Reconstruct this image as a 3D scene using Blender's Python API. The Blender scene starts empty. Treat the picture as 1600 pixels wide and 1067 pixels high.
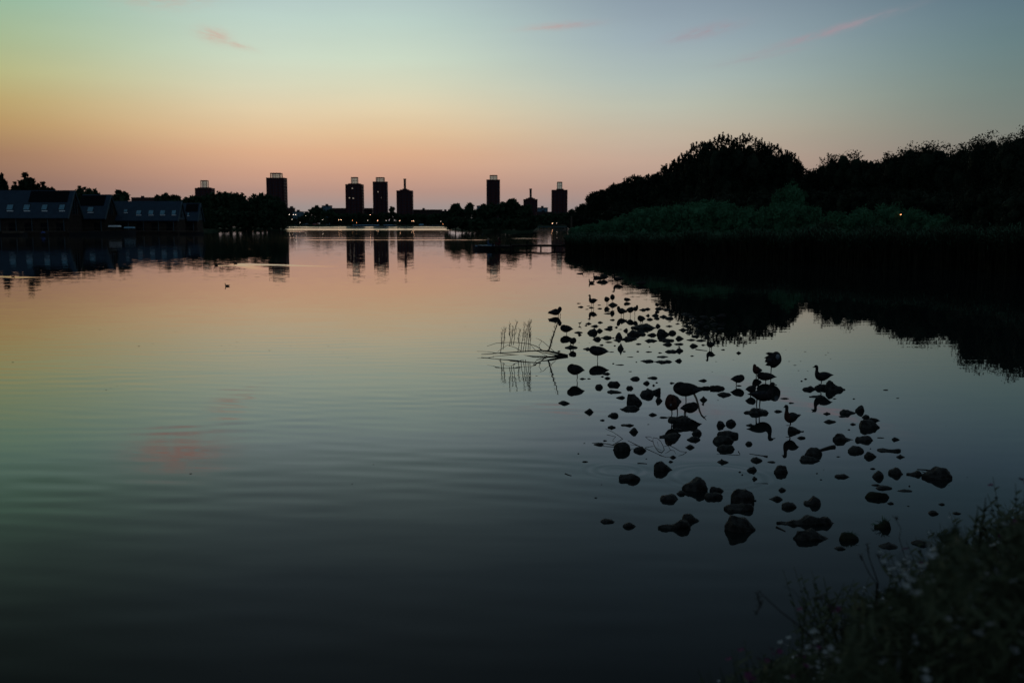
import bpy, math, random
import numpy as np
from mathutils import Vector, noise as mnoise

R = math.radians
PI = math.pi
scene = bpy.context.scene
COL = scene.collection

# ------------------------------------------------------------------ camera
CAM_H = 3.0
PITCH = R(6.77)
FPX = 1555.0
cam_d = bpy.data.cameras.new('camera')
cam = bpy.data.objects.new('camera', cam_d)
COL.objects.link(cam)
cam.location = (0, 0, CAM_H)
cam.rotation_euler = (PI / 2 - PITCH, 0, 0)
cam_d.sensor_width = 36
cam_d.lens = 36 * FPX / 1600
cam_d.clip_start = 0.05
cam_d.clip_end = 20000
cam_d.dof.use_dof = True
cam_d.dof.focus_distance = 18
cam_d.dof.aperture_fstop = 2.4
scene.camera = cam

# ------------------------------------------------------------------ colour management
scene.view_settings.view_transform = 'Standard'
scene.view_settings.look = 'None'
scene.view_settings.gamma = 1
scene.view_settings.exposure = 0
scene.cycles.use_denoising = True
scene.cycles.max_bounces = 6
scene.cycles.diffuse_bounces = 2
scene.cycles.glossy_bounces = 4


def lin(c):
    out = []
    for v in c[:3]:
        v = v / 255.0
        out.append(v / 12.92 if v <= 0.04045 else ((v + 0.055) / 1.055) ** 2.4)
    return (*out, 1.0)


class NT:
    """tiny helper round a node tree"""
    def __init__(self, tree):
        self.t = tree
        self.n = tree.nodes
        self.l = tree.links

    def _in(self, sock, v):
        if hasattr(v, 'links') or isinstance(v, bpy.types.NodeSocket):
            self.l.new(v, sock)
        elif v is not None:
            sock.default_value = v

    def math(self, op, a, b=None, c=None, clamp=False):
        m = self.n.new('ShaderNodeMath')
        m.operation = op
        m.use_clamp = clamp
        self._in(m.inputs[0], a)
        if b is not None:
            self._in(m.inputs[1], b)
        if c is not None:
            self._in(m.inputs[2], c)
        return m.outputs[0]

    def mix(self, f, a, b, blend='MIX'):
        m = self.n.new('ShaderNodeMix')
        m.data_type = 'RGBA'
        m.blend_type = blend
        self._in(m.inputs[0], f)
        self._in(m.inputs[6], a)
        self._in(m.inputs[7], b)
        return m.outputs[2]

    def ramp(self, fac, stops, interp='LINEAR'):
        r = self.n.new('ShaderNodeValToRGB')
        cr = r.color_ramp
        cr.interpolation = interp
        while len(cr.elements) > 1:
            cr.elements.remove(cr.elements[-1])
        cr.elements[0].position = stops[0][0]
        cr.elements[0].color = stops[0][1]
        for p, c in stops[1:]:
            e = cr.elements.new(p)
            e.color = c
        self.l.new(fac, r.inputs[0])
        return r.outputs[0]

    def smooth(self, x, a, b):
        m = self.n.new('ShaderNodeMapRange')
        m.interpolation_type = 'SMOOTHSTEP'
        self._in(m.inputs[0], x)
        m.inputs[1].default_value = a
        m.inputs[2].default_value = b
        m.inputs[3].default_value = 0
        m.inputs[4].default_value = 1
        return m.outputs[0]

    def noise(self, vec, scale, detail=2, rough=0.5, out=0):
        m = self.n.new('ShaderNodeTexNoise')
        m.inputs['Scale'].default_value = scale
        m.inputs['Detail'].default_value = detail
        m.inputs['Roughness'].default_value = rough
        if vec is not None:
            self.l.new(vec, m.inputs['Vector'])
        return m.outputs[out]

    def mapping(self, vec, loc=(0, 0, 0), scale=(1, 1, 1), rot=(0, 0, 0)):
        m = self.n.new('ShaderNodeMapping')
        m.inputs['Location'].default_value = loc
        m.inputs['Scale'].default_value = scale
        m.inputs['Rotation'].default_value = rot
        self.l.new(vec, m.inputs['Vector'])
        return m.outputs[0]

    def sep(self, vec):
        m = self.n.new('ShaderNodeSeparateXYZ')
        self.l.new(vec, m.inputs[0])
        return m.outputs

    def gauss(self, x, x0, w):
        """exp(-((x-x0)/w)^2)"""
        d = self.math('DIVIDE', self.math('SUBTRACT', x, x0), w)
        return self.math('EXPONENT', self.math('MULTIPLY', self.math('MULTIPLY', d, d), -1.0))


# ------------------------------------------------------------------ world: dusk sky after sunset
world = bpy.data.worlds.new('World')
scene.world = world
world.use_nodes = True
w = NT(world.node_tree)
w.n.clear()
tc = w.n.new('ShaderNodeTexCoord')
nrm = w.n.new('ShaderNodeVectorMath')
nrm.operation = 'NORMALIZE'
w.l.new(tc.outputs['Generated'], nrm.inputs[0])
dx, dy, dz = w.sep(nrm.outputs[0])
el = w.math('MULTIPLY', w.math('ARCSINE', dz), 180 / PI)      # degrees above the horizon
az = w.math('MULTIPLY', w.math('ARCTAN2', dx, dy), 180 / PI)  # degrees, 0 = straight ahead
elt = w.math('POWER', w.math('DIVIDE', el, 90.0, clamp=True), 0.5)


def sky_ramp(stops):
    return w.ramp(elt, [(math.sqrt(max(e, 0) / 90.0), lin(c)) for e, c in stops])


ZEN = [(42, (74, 90, 100)), (90, (70, 86, 98))]
s_left = sky_ramp([(0, (116, 102, 98)), (2, (138, 108, 96)), (3.5, (162, 124, 96)), (5, (182, 148, 98)), (6.2, (186, 164, 108)),
                   (7.6, (182, 182, 128)), (9.2, (168, 186, 144)), (11, (150, 184, 156)), (12.4, (138, 176, 156)), (14, (118, 156, 134)),
                   (17, (94, 118, 108)), (20, (70, 86, 82)), (26, (46, 54, 52))] + ZEN)
s_sun = sky_ramp([(0, (146, 142, 143)), (0.9, (160, 146, 142)), (1.8, (184, 148, 134)), (2.7, (206, 160, 136)), (3.9, (223, 176, 141)),
                  (5, (229, 195, 155)), (6.2, (228, 209, 173)), (7.5, (219, 217, 188)), (9, (206, 219, 198)), (11, (190, 211, 201)),
                  (12.4, (180, 200, 199)), (14, (152, 173, 172)), (17, (114, 132, 135)), (20, (88, 103, 110)), (26, (64, 74, 80))] + ZEN)
s_mid = sky_ramp([(0, (150, 142, 142)), (0.9, (158, 142, 140)), (2, (180, 150, 138)), (3.5, (196, 168, 150)), (5, (196, 182, 162)), (6.5, (189, 192, 176)),
                  (8, (176, 190, 185)), (10, (158, 175, 183)), (12.4, (138, 154, 168)), (14, (110, 134, 146)), (17, (88, 107, 118)),
                  (20, (74, 91, 102)), (26, (54, 65, 73))] + ZEN)
s_right = sky_ramp([(0, (140, 124, 118)), (2, (138, 126, 120)), (3.5, (130, 126, 118)), (5, (120, 128, 120)), (7, (112, 130, 126)), (9, (102, 127, 130)),
                    (11, (94, 119, 130)), (12.4, (85, 109, 124)), (14, (74, 99, 112)), (17, (62, 81, 94)), (20, (52, 67, 80)),
                    (26, (34, 44, 54))] + ZEN)
a1 = w.mix(w.smooth(az, -30, -12), s_left, s_sun)
a2 = w.mix(w.smooth(az, -8, 9), a1, s_mid)
a3 = w.mix(w.smooth(az, 6, 29), a2, s_right)
# the far side of the sky is blue-grey and dim
absaz = w.math('ABSOLUTE', w.math('ADD', az, 4.0))
s_back = sky_ramp([(0, (66, 74, 84)), (10, (92, 110, 126)), (26, (84, 102, 118))] + ZEN)
a4 = w.mix(w.smooth(absaz, 34, 85), a3, s_back)


def streak(a0, e0, length, width, tilt, scale=0.6, seed=0.0):
    ca, sa = math.cos(R(tilt)), math.sin(R(tilt))
    da = w.math('SUBTRACT', az, a0)
    de = w.math('SUBTRACT', el, e0)
    u = w.math('ADD', w.math('MULTIPLY', da, ca), w.math('MULTIPLY', de, sa))
    v = w.math('SUBTRACT', w.math('MULTIPLY', de, ca), w.math('MULTIPLY', da, sa))
    g = w.math('MULTIPLY', w.gauss(u, 0.0, length), w.gauss(v, 0.0, width))
    cmb = w.n.new('ShaderNodeCombineXYZ')
    w.l.new(w.math('MULTIPLY', u, 0.5), cmb.inputs[0])
    w.l.new(w.math('MULTIPLY', v, 2.2), cmb.inputs[1])
    cmb.inputs[2].default_value = seed
    nz = w.noise(cmb.outputs[0], scale * 2.2, 5, 0.62)
    return w.math('MULTIPLY', g, w.smooth(nz, 0.22, 0.66))


def px_az(x):
    return math.degrees(math.atan2(x - 800, FPX))


cl = w.math('MULTIPLY', streak(-18.8, 12.3, 2.2, 0.85, 3, 1.0, 1.3), 0.85)
cl = w.math('MAXIMUM', cl, w.math('MULTIPLY', streak(-16.2, 9.9, 0.8, 0.35, -12, 1.0, 4.1), 0.55))
cl = w.math('MAXIMUM', cl, w.math('MULTIPLY', streak(-15.2, 9.5, 0.9, 0.16, -14, 1.0, 4.7), 0.5))
cl = w.math('MAXIMUM', cl, w.math('MULTIPLY', streak(17.0, 10.0, 3.2, 0.20, 14, 0.8, 7.0), 0.75))
cl = w.math('MAXIMUM', cl, w.math('MULTIPLY', streak(13.6, 8.9, 2.0, 0.14, 9, 0.8, 8.0), 0.35))
cl = w.math('MAXIMUM', cl, w.math('MULTIPLY', streak(10.6, 10.3, 1.8, 0.3, 12, 0.9, 2.2), 0.6))
cl = w.math('MAXIMUM', cl, w.math('MULTIPLY', streak(2.8, 10.8, 1.8, 0.18, 4, 0.9, 9.3), 0.55))
pink = w.mix(w.smooth(az, -2, 8), lin((212, 152, 136)), lin((166, 146, 154)))
sky = w.mix(cl, a4, pink)
# faint unevenness of high haze
hz = w.noise(w.mapping(nrm.outputs[0], scale=(2.0, 2.0, 12.0)), 2.0, 4, 0.55)
sky = w.mix(0.10, sky, w.mix(1.0, sky, w.ramp(hz, [(0.3, (0.55, 0.56, 0.58, 1)), (0.7, (1, 1, 1, 1))]), 'MULTIPLY'))
bg = w.n.new('ShaderNodeBackground')
bg.inputs['Strength'].default_value = 1.0
w.l.new(sky, bg.inputs['Color'])
wo = w.n.new('ShaderNodeOutputWorld')
w.l.new(bg.outputs[0], wo.inputs[0])

# ------------------------------------------------------------------ pixel <-> world helpers (photograph 1600 x 1067)
_cp, _sp = math.cos(PITCH), math.sin(PITCH)


def ray(px, py):
    cx = (px - 800) / FPX
    cy = (533.5 - py) / FPX
    return cx, _cp + cy * _sp, -_sp + cy * _cp


def W(px, py, z=0.0):
    """the point of the horizontal plane z seen at a pixel"""
    x, y, d = ray(px, py)
    k = (z - CAM_H) / d
    return Vector((x * k, y * k, z))


def V(px, py, Y):
    """the point at distance Y seen at a pixel"""
    x, y, d = ray(px, py)
    k = Y / y
    return Vector((x * k, Y, CAM_H + d * k))


# ------------------------------------------------------------------ mesh + object helpers
def mesh_np(name, verts, faces, smooth=False):
    """verts (n,3); faces: list of arrays (k, corners)"""
    me = bpy.data.meshes.new(name)
    verts = np.asarray(verts, dtype=np.float32)
    if not isinstance(faces, (list, tuple)):
        faces = [faces]
    faces = [np.asarray(f, dtype=np.int32) for f in faces if len(f)]
    nl = sum(f.size for f in faces)
    nf = sum(len(f) for f in faces)
    me.vertices.add(len(verts))
    me.vertices.foreach_set('co', verts.ravel())
    me.loops.add(nl)
    me.polygons.add(nf)
    me.loops.foreach_set('vertex_index', np.concatenate([f.ravel() for f in faces]))
    tot = np.concatenate([np.full(len(f), f.shape[1], np.int32) for f in faces])
    st = np.concatenate([[0], np.cumsum(tot)[:-1]]).astype(np.int32)
    me.polygons.foreach_set('loop_start', st)
    me.polygons.foreach_set('loop_total', tot)
    me.polygons.foreach_set('use_smooth', np.full(nf, smooth, bool))
    me.update(calc_edges=True)
    me.validate()
    return me


class MB:
    """collects shapes into one mesh"""
    def __init__(self):
        self.v = []
        self.f = {}
        self.n = 0

    def add(self, verts, faces):
        for f in faces:
            self.f.setdefault(len(f), []).append([i + self.n for i in f])
        self.v.extend([tuple(p) for p in verts])
        self.n += len(verts)
        return self

    def box(self, x0, x1, y0, y1, z0, z1):
        v = [(x0, y0, z0), (x1, y0, z0), (x1, y1, z0), (x0, y1, z0), (x0, y0, z1), (x1, y0, z1), (x1, y1, z1), (x0, y1, z1)]
        f = [(0, 3, 2, 1), (4, 5, 6, 7), (0, 1, 5, 4), (1, 2, 6, 5), (2, 3, 7, 6), (3, 0, 4, 7)]
        return self.add(v, f)

    def prism(self, pts, y0, y1):
        """outline in x,z pushed from y0 to y1"""
        n = len(pts)
        v = [(x, y0, z) for x, z in pts] + [(x, y1, z) for x, z in pts]
        f = [tuple(range(n)), tuple(range(2 * n - 1, n - 1, -1))]
        f += [(i, i + n, (i + 1) % n + n, (i + 1) % n) for i in range(n)]
        return self.add(v, f)

    def tube(self, pts, radii, seg=6, flat=1.0):
        pts = [Vector(p) for p in pts]
        if not hasattr(radii, '__len__'):
            radii = [radii] * len(pts)
        verts, faces = [], []
        ref = Vector((0, 0, 1))
        for i, p in enumerate(pts):
            t = (pts[min(i + 1, len(pts) - 1)] - pts[max(i - 1, 0)])
            t = t.normalized() if t.length > 1e-9 else Vector((0, 0, 1))
            if abs(t.dot(ref)) > 0.95:
                ref = Vector((1, 0, 0)) if abs(t.x) < 0.9 else Vector((0, 1, 0))
            a = t.cross(ref).normalized()
            b = t.cross(a).normalized()
            for k in range(seg):
                q = 2 * PI * k / seg
                verts.append(p + (a * math.cos(q) + b * math.sin(q) * flat) * radii[i])
        for i in range(len(pts) - 1):
            for k in range(seg):
                k2 = (k + 1) % seg
                faces.append((i * seg + k, i * seg + k2, (i + 1) * seg + k2, (i + 1) * seg + k))
        faces.append(tuple(range(seg - 1, -1, -1)))
        faces.append(tuple(range((len(pts) - 1) * seg, len(pts) * seg)))
        return self.add(verts, faces)

    def ball(self, c, r, seg=8, rings=6):
        if not hasattr(r, '__len__'):
            r = (r, r, r)
        v, f = [], []
        for i in range(1, rings):
            th = PI * i / rings
            for k in range(seg):
                ph = 2 * PI * k / seg
                v.append((c[0] + r[0] * math.sin(th) * math.cos(ph), c[1] + r[1] * math.sin(th) * math.sin(ph), c[2] + r[2] * math.cos(th)))
        top, bot = len(v), len(v) + 1
        v += [(c[0], c[1], c[2] + r[2]), (c[0], c[1], c[2] - r[2])]
        for i in range(rings - 2):
            for k in range(seg):
                k2 = (k + 1) % seg
                f.append((i * seg + k, (i + 1) * seg + k, (i + 1) * seg + k2, i * seg + k2))
        for k in range(seg):
            k2 = (k + 1) % seg
            f.append((top, k, k2))
            f.append((bot, (rings - 2) * seg + k2, (rings - 2) * seg + k))
        return self.add(v, f)

    def build(self, name, mat, parent=None, smooth=False, loc=None):
        me = mesh_np(name, self.v, [np.array(x) for x in self.f.values()], smooth)
        return link(name, me, mat, parent, loc)


def link(name, me, mat, parent=None, loc=None):
    if mat is not None and not me.materials:
        me.materials.append(mat)
    o = bpy.data.objects.new(name, me)
    COL.objects.link(o)
    if parent is not None:
        o.parent = parent
    if loc is not None:
        o.location = loc
    return o


def empty(name, loc=(0, 0, 0), rz=0.0):
    o = bpy.data.objects.new(name, None)
    o.empty_display_size = 0.3
    COL.objects.link(o)
    o.location = loc
    o.rotation_euler.z = rz
    return o


USED = set()


def tag(o, label, cat, group=None, kind=None):
    if label:
        o['label'] = label
    if cat:
        o['category'] = cat
    if group:
        o['group'] = group
    if kind:
        o['kind'] = kind
    return o


def copy_tree(o, parent=None):
    c = o.copy()
    COL.objects.link(c)
    if parent is not None:
        c.parent = parent
    for ch in [x for x in o.children]:
        copy_tree(ch, c)
    return c


# ------------------------------------------------------------------ materials
def new_mat(name):
    m = bpy.data.materials.new(name)
    m.use_nodes = True
    t = NT(m.node_tree)
    b = t.n['Principled BSDF']
    return m, t, b


def simple(name, c1, c2=None, rough=0.8, scale=3.0, spec=0.3, bump=0.0, metallic=0.0, coat=None):
    m, t, b = new_mat(name)
    tcn = t.n.new('ShaderNodeTexCoord')
    b.inputs['Roughness'].default_value = rough
    b.inputs['Specular IOR Level'].default_value = spec
    b.inputs['Metallic'].default_value = metallic
    c1 = (*c1, 1)
    if c2 is None:
        c2 = tuple(x * 0.7 for x in c1[:3])
    c2 = (*c2[:3], 1)
    nz = t.noise(tcn.outputs['Object'], scale, 5, 0.6)
    t.l.new(t.ramp(nz, [(0.35, c1), (0.65, c2)]), b.inputs['Base Color'])
    if bump:
        bp = t.n.new('ShaderNodeBump')
        bp.inputs['Strength'].default_value = 0.6
        bp.inputs['Distance'].default_value = bump
        t.l.new(t.noise(tcn.outputs['Object'], scale * 4, 6, 0.6), bp.inputs['Height'])
        t.l.new(bp.outputs[0], b.inputs['Normal'])
    return m


def leaf_mat(name, c1, c2, scale=0.6):
    m, t, b = new_mat(name)
    geo = t.n.new('ShaderNodeNewGeometry')
    oi = t.n.new('ShaderNodeObjectInfo')
    nz = t.noise(geo.outputs['Position'], scale, 3, 0.6)
    c = t.ramp(nz, [(0.3, (*c1, 1)), (0.7, (*c2, 1))])
    c = t.mix(t.math('MULTIPLY', oi.outputs['Random'], 0.35), c, (c1[0] * 0.6, c1[1] * 0.7, c1[2] * 0.6, 1))
    t.l.new(c, b.inputs['Base Color'])
    b.inputs['Roughness'].default_value = 0.75
    b.inputs['Specular IOR Level'].default_value = 0.15
    return m


M = {}
M['leaf_dark'] = leaf_mat('dark_foliage', (0.018, 0.030, 0.015), (0.008, 0.015, 0.008))
M['leaf_mid'] = leaf_mat('mid_foliage', (0.035, 0.065, 0.032), (0.018, 0.038, 0.02))
M['leaf_willow'] = leaf_mat('willow_foliage', (0.085, 0.230, 0.115), (0.022, 0.080, 0.042), 0.9)
M['reed'] = leaf_mat('reed_leaf', (0.060, 0.135, 0.075), (0.020, 0.052, 0.030), 0.5)
M['herb'] = leaf_mat('herb_leaf', (0.105, 0.115, 0.065), (0.022, 0.028, 0.016), 5.0)
M['reed_stem'] = simple('dry_shaded_reed_stem', (0.030, 0.028, 0.016), (0.012, 0.012, 0.008), 0.95, 2.0, 0.05)  # brown of dead stems, darkened to stand in for shade inside the reeds
M['bark'] = simple('bark', (0.045, 0.035, 0.025), (0.02, 0.016, 0.012), 0.95, 5, 0.1)
M['twig'] = simple('wet_twig', (0.03, 0.022, 0.016), (0.015, 0.012, 0.01), 0.7, 20, 0.2)
M['petal_white'] = simple('white_petal', (0.42, 0.42, 0.40), (0.30, 0.30, 0.30), 0.7, 30, 0.2)
M['petal_pink'] = simple('magenta_petal', (0.15, 0.025, 0.085), (0.10, 0.018, 0.06), 0.7, 30, 0.2)
M['petal_yellow'] = simple('yellow_petal', (0.20, 0.16, 0.03), (0.16, 0.12, 0.02), 0.7, 30, 0.2)
M['soil'] = simple('bank_soil', (0.05, 0.045, 0.03), (0.025, 0.03, 0.018), 0.95, 2.0, 0.1, 0.03)
M['grassland'] = simple('grassland', (0.03, 0.05, 0.025), (0.018, 0.03, 0.016), 0.95, 0.3, 0.1)
M['rock'] = simple('wet_rock', (0.055, 0.050, 0.045), (0.006, 0.006, 0.005), 0.6, 13.0, 0.16, 0.035)
M['rock_moss'] = simple('mossy_rock', (0.028, 0.030, 0.014), (0.008, 0.009, 0.006), 0.85, 9.0, 0.2, 0.03)
M['brick'] = simple('dark_brick', (0.075, 0.032, 0.032), (0.05, 0.022, 0.024), 0.9, 0.15, 0.1)
M['brick_slab'] = simple('brown_brick', (0.06, 0.035, 0.03), (0.04, 0.025, 0.024), 0.9, 0.1, 0.1)
M['concrete'] = simple('grey_concrete', (0.22, 0.21, 0.2), (0.16, 0.16, 0.16), 0.9, 0.4, 0.1)
M['frame_dark'] = simple('dark_steel', (0.03, 0.03, 0.035), (0.02, 0.02, 0.024), 0.6, 1.0, 0.2)
M['roof'] = simple('blue_grey_roof_tile', (0.016, 0.040, 0.070), (0.010, 0.027, 0.050), 0.65, 0.8, 0.3)
M['roof_panel'] = simple('black_roof_panel', (0.008, 0.009, 0.012), (0.006, 0.006, 0.008), 0.85, 1.0, 0.05)
M['timber'] = simple('weathered_timber', (0.10, 0.075, 0.055), (0.05, 0.038, 0.03), 0.85, 3.0, 0.1)
M['timber_dark'] = simple('tarred_timber', (0.02, 0.018, 0.016), (0.01, 0.01, 0.01), 0.8, 3.0, 0.1)
M['plaster'] = simple('grey_plaster', (0.085, 0.12, 0.14), (0.06, 0.085, 0.10), 0.9, 0.6, 0.1)
M['wall_brown'] = simple('brown_cladding', (0.05, 0.035, 0.027), (0.025, 0.018, 0.015), 0.9, 1.2, 0.1)
M['white_paint'] = simple('white_paint', (0.8, 0.82, 0.84), (0.65, 0.68, 0.7), 0.5, 1.0, 0.3)
M['blue_paint'] = simple('light_blue_paint', (0.28, 0.50, 0.62), (0.2, 0.38, 0.5), 0.5, 0.5, 0.3)
M['blue_dark'] = simple('deep_blue_cover', (0.03, 0.08, 0.3), (0.02, 0.05, 0.2), 0.6, 1.0, 0.2)
M['red_paint'] = simple('red_paint', (0.5, 0.03, 0.03), (0.35, 0.02, 0.02), 0.4, 1.0, 0.4)
M['car_grey'] = simple('grey_paint', (0.12, 0.13, 0.14), (0.09, 0.09, 0.1), 0.4, 1.0, 0.4)
M['hull'] = simple('dark_hull', (0.02, 0.02, 0.022), (0.012, 0.012, 0.014), 0.5, 1.0, 0.3)
M['skin'] = simple('skin', (0.42, 0.27, 0.2), (0.36, 0.22, 0.17), 0.6, 6, 0.3)
M['cloth_dark'] = simple('dark_cloth', (0.02, 0.018, 0.022), (0.012, 0.012, 0.014), 0.95, 8, 0.1)
M['cloth_red'] = simple('maroon_cloth', (0.10, 0.025, 0.03), (0.06, 0.015, 0.02), 0.95, 8, 0.1)
M['cloth_blue'] = simple('blue_cloth', (0.06, 0.10, 0.18), (0.04, 0.07, 0.12), 0.95, 8, 0.1)
M['hair_fair'] = simple('fair_hair', (0.35, 0.27, 0.18), (0.22, 0.17, 0.11), 0.8, 20, 0.2)
M['hair_dark'] = simple('dark_hair', (0.03, 0.02, 0.015), (0.02, 0.014, 0.01), 0.8, 20, 0.2)
M['feather'] = simple('brown_feather', (0.036, 0.030, 0.028), (0.012, 0.010, 0.010), 0.8, 18, 0.15)
M['feather_wing'] = simple('grey_brown_wing', (0.050, 0.048, 0.050), (0.014, 0.014, 0.016), 0.75, 26, 0.2)
M['feather_chest'] = simple('chestnut_breast', (0.085, 0.036, 0.026), (0.045, 0.02, 0.015), 0.85, 18, 0.1)
M['feather_pale'] = simple('pale_feather', (0.22, 0.24, 0.26), (0.15, 0.16, 0.18), 0.8, 18, 0.1)
M['bill'] = simple('dark_bill', (0.035, 0.03, 0.028), (0.02, 0.018, 0.016), 0.5, 20, 0.3)
M['leg'] = simple('bird_leg', (0.05, 0.03, 0.028), (0.03, 0.02, 0.02), 0.7, 20, 0.2)
M['eye'] = simple('eye', (0.01, 0.01, 0.01), (0.01, 0.01, 0.01), 0.1, 20, 0.5)
M['sky_glass'] = simple('window_glass', (0.08, 0.25, 0.34), (0.05, 0.17, 0.24), 0.12, 2.0, 0.9)


def glass_mat(name, tint, mixf):
    """thin tinted pane: part transparent, part glossy"""
    m, t, b = new_mat(name)
    out = t.n['Material Output']
    tr = t.n.new('ShaderNodeBsdfTransparent')
    tr.inputs[0].default_value = (*tint, 1)
    gl = t.n.new('ShaderNodeBsdfGlossy')
    gl.inputs['Roughness'].default_value = 0.05
    gl.inputs[0].default_value = (0.8, 0.85, 0.9, 1)
    mx = t.n.new('ShaderNodeMixShader')
    mx.inputs[0].default_value = mixf
    t.l.new(tr.outputs[0], mx.inputs[1])
    t.l.new(gl.outputs[0], mx.inputs[2])
    t.l.new(mx.outputs[0], out.inputs[0])
    return m


M['pane'] = glass_mat('rooftop_glass', (0.62, 0.74, 0.74), 0.12)


def emit_mat(name, col, strength):
    m, t, b = new_mat(name)
    b.inputs['Base Color'].default_value = (*col, 1)
    b.inputs['Emission Color'].default_value = (*col, 1)
    b.inputs['Emission Strength'].default_value = strength
    return m


M['lamp_warm'] = emit_mat('warm_lamp', (1.0, 0.55, 0.30), 11)
M['lamp_white'] = emit_mat('cool_lamp', (1.0, 0.82, 0.62), 5)
M['lamp_orange'] = emit_mat('orange_lamp', (1.0, 0.36, 0.14), 5)
M['lit_window'] = emit_mat('lit_window', (1.0, 0.8, 0.6), 0.3)


def facade_mat(name, wall, dark):
    """brick with storeys of dark window openings"""
    m, t, b = new_mat(name)
    tcn = t.n.new('ShaderNodeTexCoord')
    x, y, z = t.sep(tcn.outputs['Object'])
    fx = t.math('FRACT', t.math('MULTIPLY', t.math('ADD', x, y), 1 / 3.2))
    fz = t.math('FRACT', t.math('MULTIPLY', z, 1 / 3.0))
    wx = t.math('MULTIPLY', t.math('GREATER_THAN', fx, 0.32), t.math('LESS_THAN', fx, 0.72))
    wz = t.math('MULTIPLY', t.math('GREATER_THAN', fz, 0.30), t.math('LESS_THAN', fz, 0.78))
    win = t.math('MULTIPLY', wx, wz)
    nz = t.noise(tcn.outputs['Object'], 0.4, 4, 0.6)
    base = t.ramp(nz, [(0.3, (*wall, 1)), (0.7, (*[v * 0.7 for v in wall], 1))])
    t.l.new(t.mix(win, base, (*dark, 1)), b.inputs['Base Color'])
    t.l.new(t.math('MULTIPLY_ADD', win, -0.5, 0.9), b.inputs['Roughness'])
    b.inputs['Specular IOR Level'].default_value = 0.15
    return m


M['facade'] = facade_mat('brick_facade', (0.085, 0.034, 0.036), (0.035, 0.035, 0.05))
M['facade_slab'] = facade_mat('slab_facade', (0.075, 0.045, 0.04), (0.025, 0.025, 0.032))
M['facade_blue'] = facade_mat('pale_blue_facade', (0.15, 0.24, 0.30), (0.05, 0.07, 0.10))

# ------------------------------------------------------------------ water
m, t, b = new_mat('lake_water')
M['water'] = m
geo = t.n.new('ShaderNodeNewGeometry')
pos = geo.outputs['Position']
X, Y, Z = t.sep(pos)


def slope_noise(scale_x, scale_y, loc, detail=1.5, rough=0.5, rot=0.0):
    c = t.noise(t.mapping(pos, loc=loc, scale=(scale_x, scale_y, 1), rot=(0, 0, rot)), 1.0, detail, rough, out=1)
    s = t.n.new('ShaderNodeSeparateColor')
    t.l.new(c, s.inputs[0])
    return t.math('SUBTRACT', s.outputs[0], 0.5), t.math('SUBTRACT', s.outputs[1], 0.5)


# calm among the stones, gentle swell over the open water
sheltered = t.math('MULTIPLY', t.smooth(t.math('SUBTRACT', X, t.math('MULTIPLY', Y, 0.02)), 0.0, 3.5), t.math('SUBTRACT', 1.0, t.smooth(Y, 42, 70)))
openw = t.math('MULTIPLY_ADD', sheltered, -0.8, 1.0)
near = t.math('SUBTRACT', 1.0, t.smooth(Y, 26, 60))
patch = t.math('ADD', 0.55, t.math('MULTIPLY', t.smooth(t.noise(t.mapping(pos, scale=(0.05, 0.07, 1)), 1.0, 2), 0.4, 0.62), 0.9))
ax, ay = slope_noise(0.40, 2.5, (3, 7, 0), 1.0, 0.4, R(5))          # long crested ripples
bx_, by_ = slope_noise(1.0, 4.2, (11, 2, 0), 1.5, 0.5, R(-7))
cx_, cy_ = slope_noise(1.6, 3.6, (5, 9, 0), 2.0, 0.6)
dx_, dy_ = slope_noise(0.06, 0.28, (9, 4, 0), 2.0, 0.6, R(3))


def train(lam, tilt, dist, seed):
    ca, sa = math.cos(R(tilt)), math.sin(R(tilt))
    ph = t.math('ADD', t.math('MULTIPLY', X, sa * 2 * PI / lam), t.math('MULTIPLY', Y, ca * 2 * PI / lam))
    n1 = t.math('SUBTRACT', t.noise(t.mapping(pos, loc=(seed, seed * 2, 0), scale=(0.16, 0.34, 1)), 1.0, 2.5, 0.55), 0.5)
    n2 = t.math('SUBTRACT', t.noise(t.mapping(pos, loc=(seed * 3, seed, 0), scale=(0.9, 1.6, 1)), 1.0, 1.5, 0.5), 0.5)
    ph = t.math('ADD', ph, t.math('ADD', t.math('MULTIPLY', n1, dist), t.math('MULTIPLY', n2, 2.6)))
    env = t.smooth(t.noise(t.mapping(pos, loc=(seed * 5, 3, 0), scale=(0.22, 0.4, 1)), 1.0, 2, 0.5), 0.3, 0.72)
    return t.math('MULTIPLY', t.math('SINE', ph), env)


tr = t.math('ADD', t.math('MULTIPLY', train(0.62, -9, 16.0, 3.1), 0.0050), t.math('MULTIPLY', train(0.45, 14, 13.0, 7.7), 0.0038))
sy = t.math('MULTIPLY', tr, t.math('MULTIPLY', openw, near))
sy = t.math('ADD', sy, t.math('MULTIPLY', ay, t.math('MULTIPLY', openw, t.math('MULTIPLY', near, 0.010))))
sy = t.math('ADD', sy, t.math('MULTIPLY', by_, t.math('MULTIPLY', openw, 0.010)))
sy = t.math('ADD', sy, t.math('MULTIPLY', cy_, t.math('MULTIPLY', patch, t.math('MULTIPLY_ADD', t.smooth(Y, 22, 58), 0.024, 0.003))))
sy = t.math('ADD', sy, t.math('MULTIPLY', dy_, 0.003))
sx = t.math('ADD', t.math('MULTIPLY', bx_, 0.008), t.math('MULTIPLY', cx_, 0.005))
M_WATER = dict(t=t, b=b, sx=sx, sy=sy, X=X, Y=Y, pos=pos)

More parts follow.
